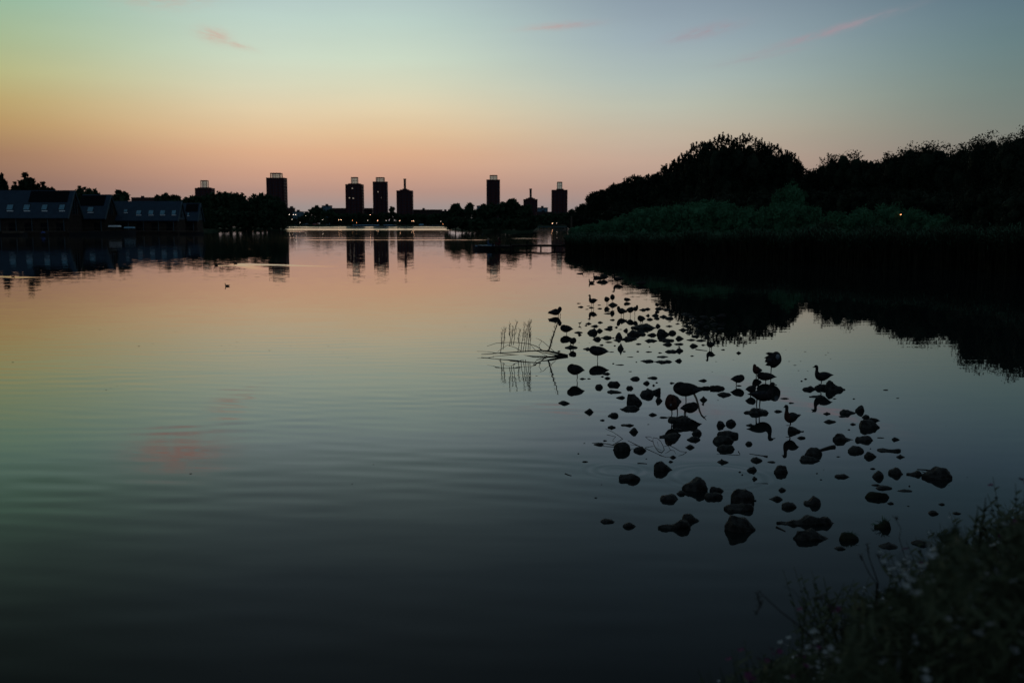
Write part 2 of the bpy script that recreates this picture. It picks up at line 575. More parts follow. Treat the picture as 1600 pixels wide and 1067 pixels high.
# wind-ruffled lanes far out catch the brighter sky higher up
def band(y0, y1, soft, x0=None, x1=None, sx_=20):
    wob = t.math('MULTIPLY', t.math('SUBTRACT', t.noise(t.mapping(pos, scale=(0.012, 0.004, 1)), 1.0, 3), 0.5), (y1 - y0) * 0.8)
    yy = t.math('ADD', Y, wob)
    f = t.math('MULTIPLY', t.smooth(yy, y0 - soft, y0 + soft), t.math('SUBTRACT', 1.0, t.smooth(yy, y1 - soft, y1 + soft)))
    ang = t.math('DIVIDE', X, Y)
    if x0 is not None:
        f = t.math('MULTIPLY', f, t.smooth(ang, (x0 - 800) / FPX - 0.006, (x0 - 800) / FPX + 0.006))
    if x1 is not None:
        f = t.math('MULTIPLY', f, t.math('SUBTRACT', 1.0, t.smooth(ang, (x1 - 800) / FPX - 0.012, (x1 - 800) / FPX + 0.012)))
    return f


b1 = band(690, 960, 14, 445, 835)
b2 = band(425, 560, 12, 440, 822)
b3 = band(355, 380, 6, 280, 470)
b4 = band(177, 183, 1.6, 480, 765)
b5 = band(204, 208, 1.5, 440, 700)
b6 = band(196, 199, 1.0, 800, 835)
ruffle = t.math('MAXIMUM', t.math('MAXIMUM', t.math('MAXIMUM', b1, b2), b3), t.math('MAXIMUM', t.math('MULTIPLY', b4, 0.5), t.math('MAXIMUM', t.math('MULTIPLY', b5, 0.35), b6)))


# wakes behind the swimming ducks: real slopes along thin lines of the water
def wake(px0, py0, px1, py1, width, amp):
    p0, p1 = W(px0, py0), W(px1, py1)
    d = (p1 - p0)
    L = d.length
    ux, uy = d.x / L, d.y / L
    u = t.math('ADD', t.math('MULTIPLY', t.math('SUBTRACT', X, p0.x), ux), t.math('MULTIPLY', t.math('SUBTRACT', Y, p0.y), uy))
    v = t.math('SUBTRACT', t.math('MULTIPLY', t.math('SUBTRACT', Y, p0.y), ux), t.math('MULTIPLY', t.math('SUBTRACT', X, p0.x), uy))
    g = t.math('MULTIPLY', t.gauss(v, 0.0, width), t.math('MULTIPLY', t.smooth(u, -0.3, 0.3), t.math('SUBTRACT', 1.0, t.smooth(u, L * 0.4, L))))
    return t.math('MULTIPLY', g, amp)


wk = t.math('ADD', wake(336, 415.4, 470, 414.0, 0.5, -0.035), wake(368, 412.2, 545, 417.5, 0.55, -0.05))
wk = t.math('ADD', wk, wake(370, 413.2, 420, 424, 0.5, -0.02))
wk = t.math('ADD', wk, wake(20, 432.5, -60, 432.6, 0.5, -0.045))
wk = t.math('ADD', wk, wake(20, 433.0, 60, 434.2, 0.5, -0.035))


def rings(px, py, r0, amp):
    c = W(px, py)
    d = t.math('SQRT', t.math('ADD', t.math('POWER', t.math('SUBTRACT', X, c.x), 2.0), t.math('POWER', t.math('SUBTRACT', Y, c.y), 2.0)))
    g = t.gauss(d, r0, 0.16)
    return t.math('MULTIPLY', t.math('MULTIPLY', t.math('SINE', t.math('MULTIPLY', d, 42.0)), g), amp)


wk = t.math('ADD', wk, rings(964, 735, 0.28, 0.004))
wk = t.math('ADD', wk, rings(1120, 745, 0.55, 0.004))
sy = t.math('ADD', sy, wk)
sy = t.math('SUBTRACT', sy, t.math('MULTIPLY', ruffle, 0.038))
nx = t.math('MULTIPLY', sx, 1.0)
cmb = t.n.new('ShaderNodeCombineXYZ')
t.l.new(nx, cmb.inputs[0])
t.l.new(sy, cmb.inputs[1])
cmb.inputs[2].default_value = 1.0
nn = t.n.new('ShaderNodeVectorMath')
nn.operation = 'NORMALIZE'
t.l.new(cmb.outputs[0], nn.inputs[0])
t.l.new(nn.outputs[0], b.inputs['Normal'])
b.inputs['Base Color'].default_value = (0.010, 0.013, 0.013, 1)
b.inputs['IOR'].default_value = 1.333
b.inputs['Specular IOR Level'].default_value = 0.5
t.l.new(t.math('ADD', t.math('MULTIPLY', ruffle, 0.09), t.math('MULTIPLY_ADD', t.smooth(Y, 60, 200), 0.030, 0.012)), b.inputs['Roughness'])

# ------------------------------------------------------------------ the setting
mb = MB()
mb.add([(-6000, -200, -2), (6000, -200, -2), (6000, 9000, -2), (-6000, 9000, -2)], [(0, 1, 2, 3)])
tag(mb.build('ground', M['soil']), 'muddy lake bed reaching out under the water', None, kind='structure')
mb = MB()
mb.add([(-2500, -100, 0), (2500, -100, 0), (2500, 3000, 0), (-2500, 3000, 0)], [(0, 1, 2, 3)])
tag(mb.build('water', M['water']), 'calm lake mirroring the dusk sky', None, kind='structure')


def land(name, shore, inner, top=0.7, slope=3.0, mat=None, label=''):
    """shore: waterline points from west to east; inner: points closing the land away from the water"""
    pts = list(shore) + list(inner)
    n = len(shore)
    cx = sum(p[0] for p in pts) / len(pts)
    cy = sum(p[1] for p in pts) / len(pts)
    verts, faces = [], []
    N = len(pts)
    for p in pts:
        verts.append((p[0], p[1], -0.4))
    for p in pts:
        d = Vector((cx - p[0], cy - p[1], 0))
        k = min(slope / max(d.length, 0.1), 0.3)
        verts.append((p[0] + d.x * k, p[1] + d.y * k, top))
    for i in range(N):
        j = (i + 1) % N
        faces.append((i, j, j + N, i + N))
    faces.append(tuple(range(N, 2 * N)))
    m_ = MB()
    m_.add(verts, faces)
    o = m_.build(name, mat or M['grassland'])
    tag(o, label, None, kind='structure')
    return o


def wp(px, py):
    p = W(px, py)
    return (p.x, p.y)


# far shore, beyond the open water
land('far_shore', [(-2600, 960), wp(440, 353.9), wp(600, 354.0), wp(700, 354.1), wp(800, 354.3), (2600, 860)], [(2600, 6000), (-2600, 6000)], 1.2, 8, label='low far shore with grass and trees')
land('west_bank', [(-900, 230), wp(-200, 369), wp(-40, 367.8), wp(90, 366.4), wp(190, 364.3), wp(300, 362.6), wp(350, 361.6), wp(400, 361.0), wp(447, 360.6)],
     [(V(452, 350, 480).x, 480), (V(430, 350, 560).x, 560), (-520, 600), (-900, 420)], 0.8, 3, label='low west bank under the houses and trees')
land('wooded_island', [wp(694, 358.8), wp(720, 361.4), wp(760, 362.8), wp(800, 363.2), wp(834, 362.6), wp(845, 359.5)], [(V(842, 350, 620).x, 620), (V(700, 350, 640).x, 640)], 0.7, 3,
     label='small wooded island in the middle of the lake')
land('east_bank', [wp(896, 352.7)[:1] + (620,), (V(892, 350, 300).x, 300), wp(890, 386), wp(893, 396), wp(940, 402), wp(1000, 405), wp(1100, 408), wp(1240, 413), wp(1400, 419), wp(1500, 423), wp(1620, 430), (90, 52), (200, 40)],
     [(900, 60), (900, 620)], 0.5, 4, label='dark east bank behind the reeds')


# near bank below the photographer
def yedge(x):
    xs = [-40, -8, -2, 0, 1, 2, 3, 4, 6, 10, 30, 90]
    ys = [1.0, 1.8, 2.3, 3.5, 4.7, 5.7, 6.7, 7.6, 9.2, 12.0, 24.0, 45.0]
    return float(np.interp(x, xs, ys))


def bank_z(x, y):
    return max(-0.6, min(1.35, (yedge(x) - y) * 0.42)) + 0.05 * mnoise.noise(Vector((x * 1.3, y * 1.3, 0)))


gx = np.concatenate([np.arange(-40, -4, 2.0), np.arange(-4, 10, 0.25), np.arange(10, 92, 3.0)])
gy = np.concatenate([np.arange(-30, -2, 4.0), np.arange(-2, 13, 0.25), np.arange(13, 50, 3.0)])
vv = [(x, y, bank_z(x, y)) for y in gy for x in gx]
nxg = len(gx)
ff = [(j * nxg + i, j * nxg + i + 1, (j + 1) * nxg + i + 1, (j + 1) * nxg + i) for j in range(len(gy) - 1) for i in range(nxg - 1)]
o = link('near_bank', mesh_np('near_bank', vv, np.array(ff), True), M['soil'])
tag(o, 'sloping earth bank at the edge of the lake', None, kind='structure')

# ------------------------------------------------------------------ towers on the far side
def tower(px0, px1, roof, Y, label, nick, step=None, pent=None, chim=None, lit=(), base_z=1.0):
    """px0..px1 the shaft, roof its roof line; step / pent / chim = (px0, px1, top)"""
    a, b_ = V(px0, roof, Y), V(px1, roof, Y)
    wd = b_.x - a.x
    cx = (a.x + b_.x) / 2
    H = a.z - base_z
    root = empty('apartment_tower', (cx, Y, base_z))
    tag(root, label, 'tower block', 'residential towers on the far side of the lake')
    # shaft: octagon-like plan with recessed corners and pilaster strips
    m_ = MB()
    h = wd / 2
    c = wd * 0.10
    outline = [(-h, -h + c), (-h + c, -h + c), (-h + c, -h), (h - c, -h), (h - c, -h + c), (h, -h + c), (h, h - c), (h - c, h - c), (h - c, h), (-h + c, h), (-h + c, h - c), (-h, h - c)]
    outline = [(x, y + h) for x, y in outline]
    n = len(outline)
    m_.add([(x, y, -2) for x, y in outline] + [(x, y, H) for x, y in outline], [tuple(range(n, 2 * n))] + [(i, (i + 1) % n, (i + 1) % n + n, i + n) for i in range(n)])
    shaft = m_.build('shaft', M['facade'], root)
    # projecting storey bands
    m_ = MB()
    k = 1
    m_.box(-h + c, h - c, -0.25, -0.02, H - 1.0, H + 0.6)
    m_.box(-h - 0.1, h + 0.1, c, 2 * h - c, H + 0.02, H + 0.7)
    m_.build('parapet', M['brick'], root)
    for s in (-1, 1):
        MB().box(s * wd * 0.17 - 0.5, s * wd * 0.17 + 0.5, -0.45, -0.03, 0, H - 1.2).build('pilaster', M['brick'], root)
    z = H
    if step:
        s0, s1 = V(step[0], step[2], Y), V(step[1], step[2], Y)
        m_ = MB()
        m_.box(s0.x - cx, s1.x - cx, h * 0.4, h * 1.6, H - 0.5, s0.z - base_z)
        m_.build('roof_storey', M['brick'], root)
        z = s0.z - base_z
    if pent:
        p0, p1 = V(pent[0], pent[2], Y), V(pent[1], pent[2], Y)
        x0, x1, zt = p0.x - cx, p1.x - cx, p0.z - base_z
        y0, y1 = h - (x1 - x0) / 2, h + (x1 - x0) / 2
        m_ = MB()
        m_.box(x0, x1, y0, y1, zt - 0.9, zt)
        tw = max(0.45, (x1 - x0) * 0.07)
        for xx in (x0, x1 - tw):
            for yy in (y0, y1 - tw):
                m_.box(xx, xx + tw, yy, yy + tw, z - 0.4, zt - 0.92)
        for xx in ((x0 + x1) / 2 - tw * 0.3,):
            m_.box(xx, xx + tw * 0.5, y0 + 0.05, y0 + 0.35, z - 0.4, zt - 0.94)
        zm = z + (zt - z) * 0.42
        m_.box(x0 + tw, x1 - tw, y0 + 0.06, y0 + 0.33, zm, zm + 0.3)
        pf = m_.build('lantern_frame', M['frame_dark'], root)
        g = MB()
        g.add([(x0 + tw, y0 + 0.4, z + 0.1), (x1 - tw, y0 + 0.4, z + 0.1), (x1 - tw, y0 + 0.4, zt - 1.0), (x0 + tw, y0 + 0.4, zt - 1.0)], [(0, 1, 2, 3)])
        g.build('pane', M['pane'], pf)
        g = MB()
        g.add([(x0 + tw, y1 - 0.4, z + 0.1), (x1 - tw, y1 - 0.4, z + 0.1), (x1 - tw, y1 - 0.4, zt - 1.0), (x0 + tw, y1 - 0.4, zt - 1.0)], [(0, 1, 2, 3)])
        g.build('pane', M['pane'], pf)
    if chim:
        p0, p1 = V(chim[0], chim[2], Y), V(chim[1], chim[2], Y)
        x0, x1, zt = p0.x - cx, p1.x - cx, p0.z - base_z
        r = (x1 - x0) / 2
        m_ = MB()
        m_.tube([((x0 + x1) / 2, h, z - 0.5), ((x0 + x1) / 2, h, zt - 1.2)], r * 0.86, 10)
        m_.tube([((x0 + x1) / 2, h, zt - 1.19), ((x0 + x1) / 2, h, zt)], r * 1.05, 10)
        m_.tube([((x0 + x1) / 2, h, z - 0.5), ((x0 + x1) / 2, h, z + 1.0)], r * 1.9, 10)
        m_.build('chimney', M['frame_dark'], root)
    for lx, ly in lit:
        p = V(lx, ly, Y)
        MB().box(p.x - cx - 0.5, p.x - cx + 0.5, -0.09, -0.02, p.z - base_z - 0.45, p.z - base_z + 0.45).build('lit_window', M['lit_window'], root)
    return root


tower(303.5, 329, 294.8, 1150, 'brick tower block with glazed roof lantern, its lower floors hidden behind the western trees', 't1', (307, 325, 292.8), (310.5, 320.5, 281.6))
tower(415, 443, 278.8, 1040, 'wide dark tower with broad glazed roof lantern rising out of the island trees', 't2', None, (420.5, 436.5, 270))
tower(539, 565, 289, 1050, 'brick tower with narrow tall roof lantern, first of the three towers standing close together', 't3', (543, 561, 286.6), (547, 557, 276.6), lit=((550.5, 294.5), (546, 309.5), (552, 310)))
tower(582, 603.5, 284.8, 1060, 'slim tower with low wide roof lantern, middle one of the three close together', 't4', None, (586.5, 599, 277), lit=((590.5, 300), (596.5, 309.5)))
tower(619, 643.5, 298.8, 1050, 'squat tower topped by a tall round chimney beside the slim lantern tower', 't5', (624, 638, 296.2), None, (629, 633.3, 279))
tower(760, 781, 281.8, 1040, 'tall slim tower standing alone above the wooded island', 't6', None, (765, 777, 273.6), lit=())
tower(818, 840, 312.3, 1180, 'lowest tower, with a thin round chimney, half hidden by the island trees', 't7', (822, 836, 309.8), None, (827.3, 831.5, 294.6))
tower(862.5, 887, 297.8, 1060, 'tower with a small tall roof lantern standing next to the wooded east bank', 't8', (870, 881, 295), (871, 879, 284), lit=())


def slab(px0, px1, roof, Y, label, mat='facade_slab', depth=12, extra=None):
    a, b_ = V(px0, roof, Y), V(px1, roof, Y)
    cx = (a.x + b_.x) / 2
    root = empty('apartment_block', (cx, Y, 0.8))
    tag(root, label, 'building', 'low buildings on the far side of the lake')
    h = (b_.x - a.x) / 2
    H = a.z - 0.8
    MB().box(-h, h, 0, depth, -1, H - 0.6).build('wall', M[mat], root)
    m_ = MB()
    m_.box(-h - 0.3, h + 0.3, -0.3, depth + 0.3, H - 0.58, H)
    m_.box(-h * 0.3, -h * 0.3 + 2.5, depth * 0.3, depth * 0.6, H + 0.02, H + 1.6)
    m_.build('roof', M['frame_dark'], root)
    return root


slab(205, 243, 308.5, 1100, 'long low flat-roofed building seen above the far tiled roof')
slab(449, 457, 324.8, 1000, 'dark flat-roofed building at the edge of the island trees')
slab(457.5, 471, 330.5, 990, 'pale grey three-storey building with street lamps in front', 'facade_blue')
slab(472, 480, 333, 1005, 'small dark flat building next to the pale grey one')
slab(503, 516, 321.2, 1080, 'small boxy building rising behind the leafy far-shore trees', 'facade_blue')
slab(519, 581, 325.3, 1090, 'long dark apartment slab behind the first of the three towers')
slab(643, 690, 327.6, 1085, 'long dark apartment slab beyond the squat chimney tower')
slab(690, 700, 329.6, 1100, 'low dark block closing the end of the long apartment slab')
slab(745, 762, 321.5, 1100, 'grey block just showing above the island trees beside the lone tower', 'facade_blue')
slab(840, 856, 324.4, 1000, 'pale blue flat-roofed building between the chimney tower and the lantern tower', 'facade_blue')
slab(838, 864, 331, 985, 'brown brick block below the pale blue building')
slab(800, 818, 332, 1120, 'low brown block behind the island trees')

# ------------------------------------------------------------------ lakeside houses
def house(px_l, px_g0, px_apex, px_g1, y_ridge, y_eave, Y, label, dark=None, skylights=(), wall='wall_brown', gable='plaster', gable_win=None, base_z=0.8, dormer=None):
    """ridge runs from px_l to px_apex; the gable end shows from px_g0 (front corner) to px_g1 (rear corner)"""
    m_per = Y / FPX
    D = 9.0
    g_px = max(px_g1 - px_g0, 6)
    P = V(px_g0, y_eave, Y)           # front eave corner at the gable
    k1 = (px_g1 - 800) / FPX
    best = min((abs((P.x + D * math.sin(a_)) - k1 * (P.y + D * math.cos(a_))), a_) for a_ in [i * 0.005 for i in range(-60, 160)])
    rot = -best[1]
    cr_, sr_ = math.cos(rot), -math.sin(rot)

    def lx_at(px, y_):
        k_ = (px - 800) / FPX
        return (k_ * (P.y + y_ * cr_) - P.x - y_ * sr_) / (cr_ + k_ * sr_)
    L = -lx_at(px_l, 0.0)
    root = empty('lakeside_house', (P.x, P.y, base_z), rot)
    tag(root, label, 'house', 'tiled houses along the west bank')
    ez = P.z - base_z
    rz_ = V(px_apex, y_ridge, Y + D / 2 * math.cos(rot)).z - base_z
    # walls
    MB().box(-L, -0.05, 0.4, D - 0.4, -1.5, ez).build('wall', M[wall], root)
    # gable end wall
    m2 = MB()
    m2.add([(0.0, 0.2, ez - 0.05), (0.0, D - 0.2, ez - 0.05), (0.0, D / 2, rz_ - 0.25), (-0.3, 0.2, ez - 0.05), (-0.3, D - 0.2, ez - 0.05), (-0.3, D / 2, rz_ - 0.25)],
           [(0, 1, 2), (5, 4, 3), (0, 3, 4, 1), (1, 4, 5, 2), (2, 5, 3, 0)])
    ge = m2.build('gable_wall', M[gable], root)
    for ya_, yb_ in ((-0.25, D / 2), (D + 0.25, D / 2)):
        MB().tube([(0.34, ya_, ez - 0.5), (0.34, yb_, rz_ - 0.12)], 0.2, 4).build('bargeboard', M['plaster'], root)
    if gable_win:
        zz = ez + (rz_ - ez) * 0.12
        hh = (rz_ - ez) * 0.5
        ww = gable_win
        MB().box(0.004, 0.05, D / 2 - ww, D / 2 + ww, zz, zz + hh).build('window', M['roof_panel'], ge)
        fr = MB()
        for yy in (D / 2 - ww - 0.12, D / 2 - 0.05, D / 2 + ww):
            fr.box(0.055, 0.12, yy, yy + 0.12, zz - 0.1, zz + hh + 0.1)
        fr.build('window_frame', M['plaster'], ge)
    # roof: two slopes with thickness
    r = MB()
    e = 0.5
    ze = ez - 0.25
    th = 0.22
    r.add([(-L - 0.3, -0.3, ze), (0.25, -0.3, ze), (0.25, D / 2, rz_), (-L - 0.3, D / 2, rz_),
           (-L - 0.3, -0.3, ze - th), (0.25, -0.3, ze - th), (0.25, D / 2, rz_ - th), (-L - 0.3, D / 2, rz_ - th)],
          [(0, 1, 2, 3), (7, 6, 5, 4), (0, 4, 5, 1), (1, 5, 6, 2), (3, 2, 6, 7), (0, 3, 7, 4)])
    r.add([(-L - 0.3, D + 0.3, ze), (0.25, D + 0.3, ze), (0.25, D / 2 + 0.01, rz_), (-L - 0.3, D / 2 + 0.01, rz_),
           (-L - 0.3, D + 0.3, ze - th), (0.25, D + 0.3, ze - th), (0.25, D / 2 + 0.01, rz_ - th), (-L - 0.3, D / 2 + 0.01, rz_ - th)],
          [(3, 2, 1, 0), (4, 5, 6, 7), (1, 5, 4, 0), (2, 6, 5, 1), (7, 6, 2, 3), (4, 7, 3, 0)])
    roof = r.build('roof', M['roof'], root)
    # local frame of the front slope
    sl = Vector((0, D / 2 + 0.3, rz_ - ze))
    nrm_ = Vector((0, -sl.z, sl.y)).normalized()

    def on_slope(px, f, off):
        # f: 0 at the eave, 1 at the ridge ; px picture column
        x = lx_at(px + 6, (D / 2 + 0.3) * f - 0.3)
        p = Vector((x, -0.3, ze)) + sl * f + nrm_ * off
        return p

    def patch(px0, px1, f0, f1, off, thick):
        m3 = MB()
        a = [on_slope(px0, f0, off), on_slope(px1, f0, off), on_slope(px1, f1, off), on_slope(px0, f1, off)]
        # keep the patch rectangular on the slope
        mx0, mx1 = (a[0].x + a[3].x) / 2, (a[1].x + a[2].x) / 2
        a[0].x = a[3].x = mx0
        a[1].x = a[2].x = mx1
        a2 = [p - nrm_ * thick for p in a]
        m3.add(a + a2, [(0, 1, 2, 3), (7, 6, 5, 4), (0, 4, 5, 1), (1, 5, 6, 2), (2, 6, 7, 3), (3, 7, 4, 0)])
        return m3
    if dark:
        patch(dark[0], dark[1], dark[2], dark[3], 0.09, 0.06).build('solar_panel', M['roof_panel'], roof)
    for s in skylights:
        px0, px1 = s[0], s[1]
        f0, f1 = (s[2], s[3]) if len(s) > 3 else (0.28, 0.46)
        f = patch(px0 - 0.6, px1 + 0.6, f0 - 0.03, f1 + 0.03, 0.08, 0.07).build('skylight', M['frame_dark'], roof)
        patch(px0, px1, f0, f1, 0.13, 0.04).build('pane', M['sky_glass'], f)
        patch(px0 - 0.5, px1 + 0.5, f0 - 0.06, f0 - 0.035, 0.12, 0.03).build('sill', M['white_paint'], f)
    # ground floor openings under the eave
    for k in range(max(1, int(L // 4.2))):
        xx = -2.2 - k * 4.2
        d_ = MB().box(xx - 0.9, xx + 0.9, 0.3, 0.38, 0.1, min(2.3, ez - 0.5)).build('terrace_door', M['roof_panel'], root)
        MB().box(xx + 0.98, xx + 1.14, 0.24, 0.38, 0.0, ez - 0.45).build('door_post', M['plaster'], root)
    return root


house(-160, 105, 117.5, 134, 297.5, 338.8, 262, 'longest lakeside house with four bright skylights and a pointed gable', dark=(48, 108, 0.56, 0.97),
      skylights=((12, 21), (38, 47), (66, 74), (93, 101)), gable='wall_brown', gable_win=1.3)
house(126, 163, 172.5, 189, 304, 340, 277, 'lakeside house with one skylight next to the longest roof', dark=(126, 164, 0.52, 0.95), skylights=((137, 145),), gable='wall_brown', gable_win=1.0)
house(178, 276.5, 284, 294, 314.5, 343, 285, 'plain blue-grey tiled house with a row of five small skylights', skylights=((193, 198, .42, .55), (212, 219, .3, .5), (231, 238, .3, .5), (249, 256, .3, .5), (267, 273, .3, .5)), gable_win=0.7)
house(286, 307.5, 312, 321, 317.5, 343.5, 300, 'smallest lakeside house with a pale gable beside the island trees', dark=(289, 308, 0.5, 0.95), skylights=((291, 293.5, .3, .42),), gable_win=0.5)

# quay decking in front of the houses
def deck(px0, px1, Y, z, label, depth=3.0):
    a, b_ = V(px0, 350, Y).x, V(px1, 350, Y).x
    root = empty('quay_deck', ((a + b_) / 2, Y, 0))
    tag(root, label, 'deck', 'timber decks below the houses')
    h = (b_ - a) / 2
    m_ = MB()
    m_.box(-h, h, 0, depth, z - 0.18, z)
    m_.build('planking', M['timber'], root)
    n = max(2, int(h * 2 / 3.5))
    for i in range(n):
        x = -h + 0.2 + (2 * h - 0.4) * i / (n - 1)
        MB().tube([(x, 0.25, -1), (x, 0.25, z - 0.19)], 0.11, 6).build('post', M['timber_dark'], root)
    rl = MB()
    rl.box(-h, h, 0.05, 0.12, z + 0.85, z + 0.93)
    for i in range(n):
        x = -h + 0.2 + (2 * h - 0.4) * i / (n - 1)
        rl.box(x - 0.04, x + 0.04, 0.06, 0.11, z + 0.001, z + 0.849)
    rl.build('railing', M['timber'], root)


deck(-20, 95, 256, 1.0, 'long railed timber deck in front of the longest house')
deck(104, 160, 259, 0.8, 'railed timber deck in front of the one-skylight house')
deck(196, 318, 279, 0.9, 'timber deck running below the five-skylight house')


def boat(px0, px1, Y, label, mat='hull', cabin=None, bow=1, hgt=0.7, cover=None, grp='boats moored along the west bank', canopy=None):
    a, b_ = V(px0, 350, Y).x, V(px1, 350, Y).x
    L = b_ - a
    root = empty('moored_boat', ((a + b_) / 2, Y, 0))
    tag(root, label, 'boat', grp)
    # hull: lofted stations
    st = 9
    verts, faces = [], []
    B = max(0.7, min(1.3, L * 0.18))
    for i in range(st):
        u = i / (st - 1)
        x = (-L / 2 + L * u) * bow
        wv = B * (1 - max(0, (u - 0.45) / 0.55) ** 2.2) * (0.82 + 0.18 * min(1, u * 5))
        sheer = hgt * (1 + 0.35 * u ** 2)
        for s in (-1, 1):
            verts += [(x, s * wv, sheer), (x, s * wv * 0.8, -0.2)]
    for i in range(st - 1):
        q, p = i * 4, (i + 1) * 4
        faces += [(q, q + 1, p + 1, p), (q + 2, p + 2, p + 3, q + 3), (q, p, p + 2, q + 2), (q + 1, q + 3, p + 3, p + 1)]
    faces += [(0, 2, 3, 1), ((st - 1) * 4, (st - 1) * 4 + 1, (st - 1) * 4 + 3, (st - 1) * 4 + 2)]
    MB().add(verts, faces).build('hull', M[mat], root)
    g = MB()
    for s in (-1, 1):
        g.tube([((-L / 2 + L * u / 8) * bow, s * (B * (1 - max(0, (u / 8 - 0.45) / 0.55) ** 2.2) * (0.82 + 0.18 * min(1, u / 8 * 5)) + 0.03), hgt * (1 + 0.35 * (u / 8) ** 2) + 0.04) for u in range(9)], 0.05, 5)
    g.build('gunwale', M['timber' if mat == 'hull' else 'white_paint'], root)
    if cabin:
        c0, c1, ch, cm = cabin
        x0, x1 = (-L / 2 + L * c0), (-L / 2 + L * c1)
        MB().prism([(x0, hgt * 0.9), (x1, hgt * 0.9), (x1 - 0.25, hgt + ch), (x0 + 0.15, hgt + ch)], -B * 0.6, B * 0.6).build('cabin', M[cm], root)
        MB().box(x0 + 0.35, x1 - 0.45, -B * 0.6 - 0.03, -B * 0.6 - 0.004, hgt + ch * 0.45, hgt + ch * 0.8).build('window', M['sky_glass'], root)
    if canopy:
        c0, c1, ch, cm = canopy
        x0, x1 = (-L / 2 + L * c0), (-L / 2 + L * c1)
        m_ = MB()
        m_.prism([(x0, hgt + ch), (x1, hgt + ch), (x1 - 0.2, hgt + ch + 0.35), (x0 + 0.2, hgt + ch + 0.35)], -B * 0.8, B * 0.8)
        m_.build('canopy', M[cm], root)
        m_ = MB()
        for xx in (x0 + 0.2, x1 - 0.2):
            for s in (-1, 1):
                m_.tube([(xx, s * B * 0.7, hgt), (xx, s * B * 0.7, hgt + ch)], 0.04, 5)
        m_.build('canopy_post', M['frame_dark'], root)
    if cover:
        MB().prism([(-L / 2 + 0.3, hgt + 0.02), (L / 2 - 0.9, hgt + 0.02), (L / 2 - 1.4, hgt + 0.45), (-L / 2 + 0.7, hgt + 0.5)], -B * 0.75, B * 0.75).build('cover', M[cover], root)
    return root


boat(150, 210, 250, 'long dark barge with a pointed bow lying under the one-skylight house', hgt=1.0, canopy=(0.35, 0.62, 1.1, 'white_paint'))
boat(110, 152, 252, 'low timber-railed barge behind the stern of the pointed barge', hgt=0.8)
boat(192, 212, 262, 'small cruiser with a pale blue canopy under the five-skylight house', hgt=0.8, canopy=(0.1, 0.9, 0.9, 'blue_paint'))
boat(62, 76, 246, 'small open boat under a deep blue cover by the long deck', hgt=0.5, cover='blue_dark')
boat(2, 42, 247, 'covered dinghy tied to the end of the long deck', hgt=0.5, cover='timber')
boat(282, 318, 275, 'low dark rowing boat at the end of the deck by the island trees', hgt=0.45)

# pale blue pontoons, box and car on the far shore
def pontoon(px0, px1, y_top, Y, label, slant=False, grp='pale blue hulls on the far shore', h_cab=None):
    a, b_ = V(px0, y_top, Y), V(px1, y_top, Y)
    L = b_.x - a.x
    root = empty('houseboat', ((a.x + b_.x) / 2, Y, 0))
    tag(root, label, 'houseboat', grp)
    MB().prism([(-L / 2, 0.0), (L / 2 - 0.5, 0.0), (L / 2, 0.9), (-L / 2, 0.9)], 0, 6).build('hull', M['hull'], root)
    H = a.z
    if slant:
        pr = [(-L / 2 + 0.4, 0.95), (L / 2 - 0.2, 0.95), (-L / 2 + L * 0.55, H), (-L / 2 + 0.4, H)]
    else:
        pr = [(-L / 2 + 0.4, 0.95), (L / 2 - 0.4, 0.95), (L / 2 - 0.4, H), (-L / 2 + 0.4, H)]
    MB().prism(pr, 0.5, 5.5).build('cabin', M['blue_paint'], root)
    n = int(L * 0.5 / 3)
    for i in range(n):
        x = -L / 2 + 1.6 + i * 3.0
        MB().box(x, x + 1.2, 0.42, 0.49, 1.4, min(H - 0.6, 2.6)).build('window', M['roof_panel'], root)


pontoon(550.5, 592, 351.2, 900, 'long pale blue houseboat below the first two of the three close towers')
pontoon(598.5, 619, 351.2, 900, 'pale blue houseboat with a slanted end below the squat chimney tower', True)
pontoon(654, 661.5, 350, 905, 'small square blue cabin boat by the far shore')
pontoon(664, 690, 354.2, 900, 'low blue pontoon lying next to the wooded island')


def car(px0, px1, yb, Y, label, mat):
    a, b_ = V(px0, yb, Y), V(px1, yb, Y)
    L = b_.x - a.x
    zb = 1.25
    root = empty('parked_car', ((a.x + b_.x) / 2, Y, zb))
    tag(root, label, 'car', 'cars parked on the far shore')
    MB().prism([(-L / 2, 0.35), (L / 2, 0.35), (L / 2, 0.85), (L * 0.3, 0.95), (L * 0.15, 1.5), (-L * 0.28, 1.5), (-L * 0.42, 0.95), (-L / 2, 0.9)], -0.9, 0.9).build('body', M[mat], root)
    MB().prism([(L * 0.26, 0.97), (L * 0.14, 1.42), (-L * 0.26, 1.42), (-L * 0.36, 0.97)], -0.93, -0.905).build('window', M['sky_glass'], root)
    for s in (-0.3, 0.3):
        for q in (-0.85, 0.85):
            MB().tube([(L * s, q - 0.1, 0.34), (L * s, q + 0.1, 0.34)], 0.34, 12).build('wheel', M['hull'], root)


car(488.5, 496.5, 348, 970, 'red car parked under the leafy far-shore trees', 'red_paint')
car(476, 483, 348.5, 970, 'dull grey car parked beside the red one', 'car_grey')

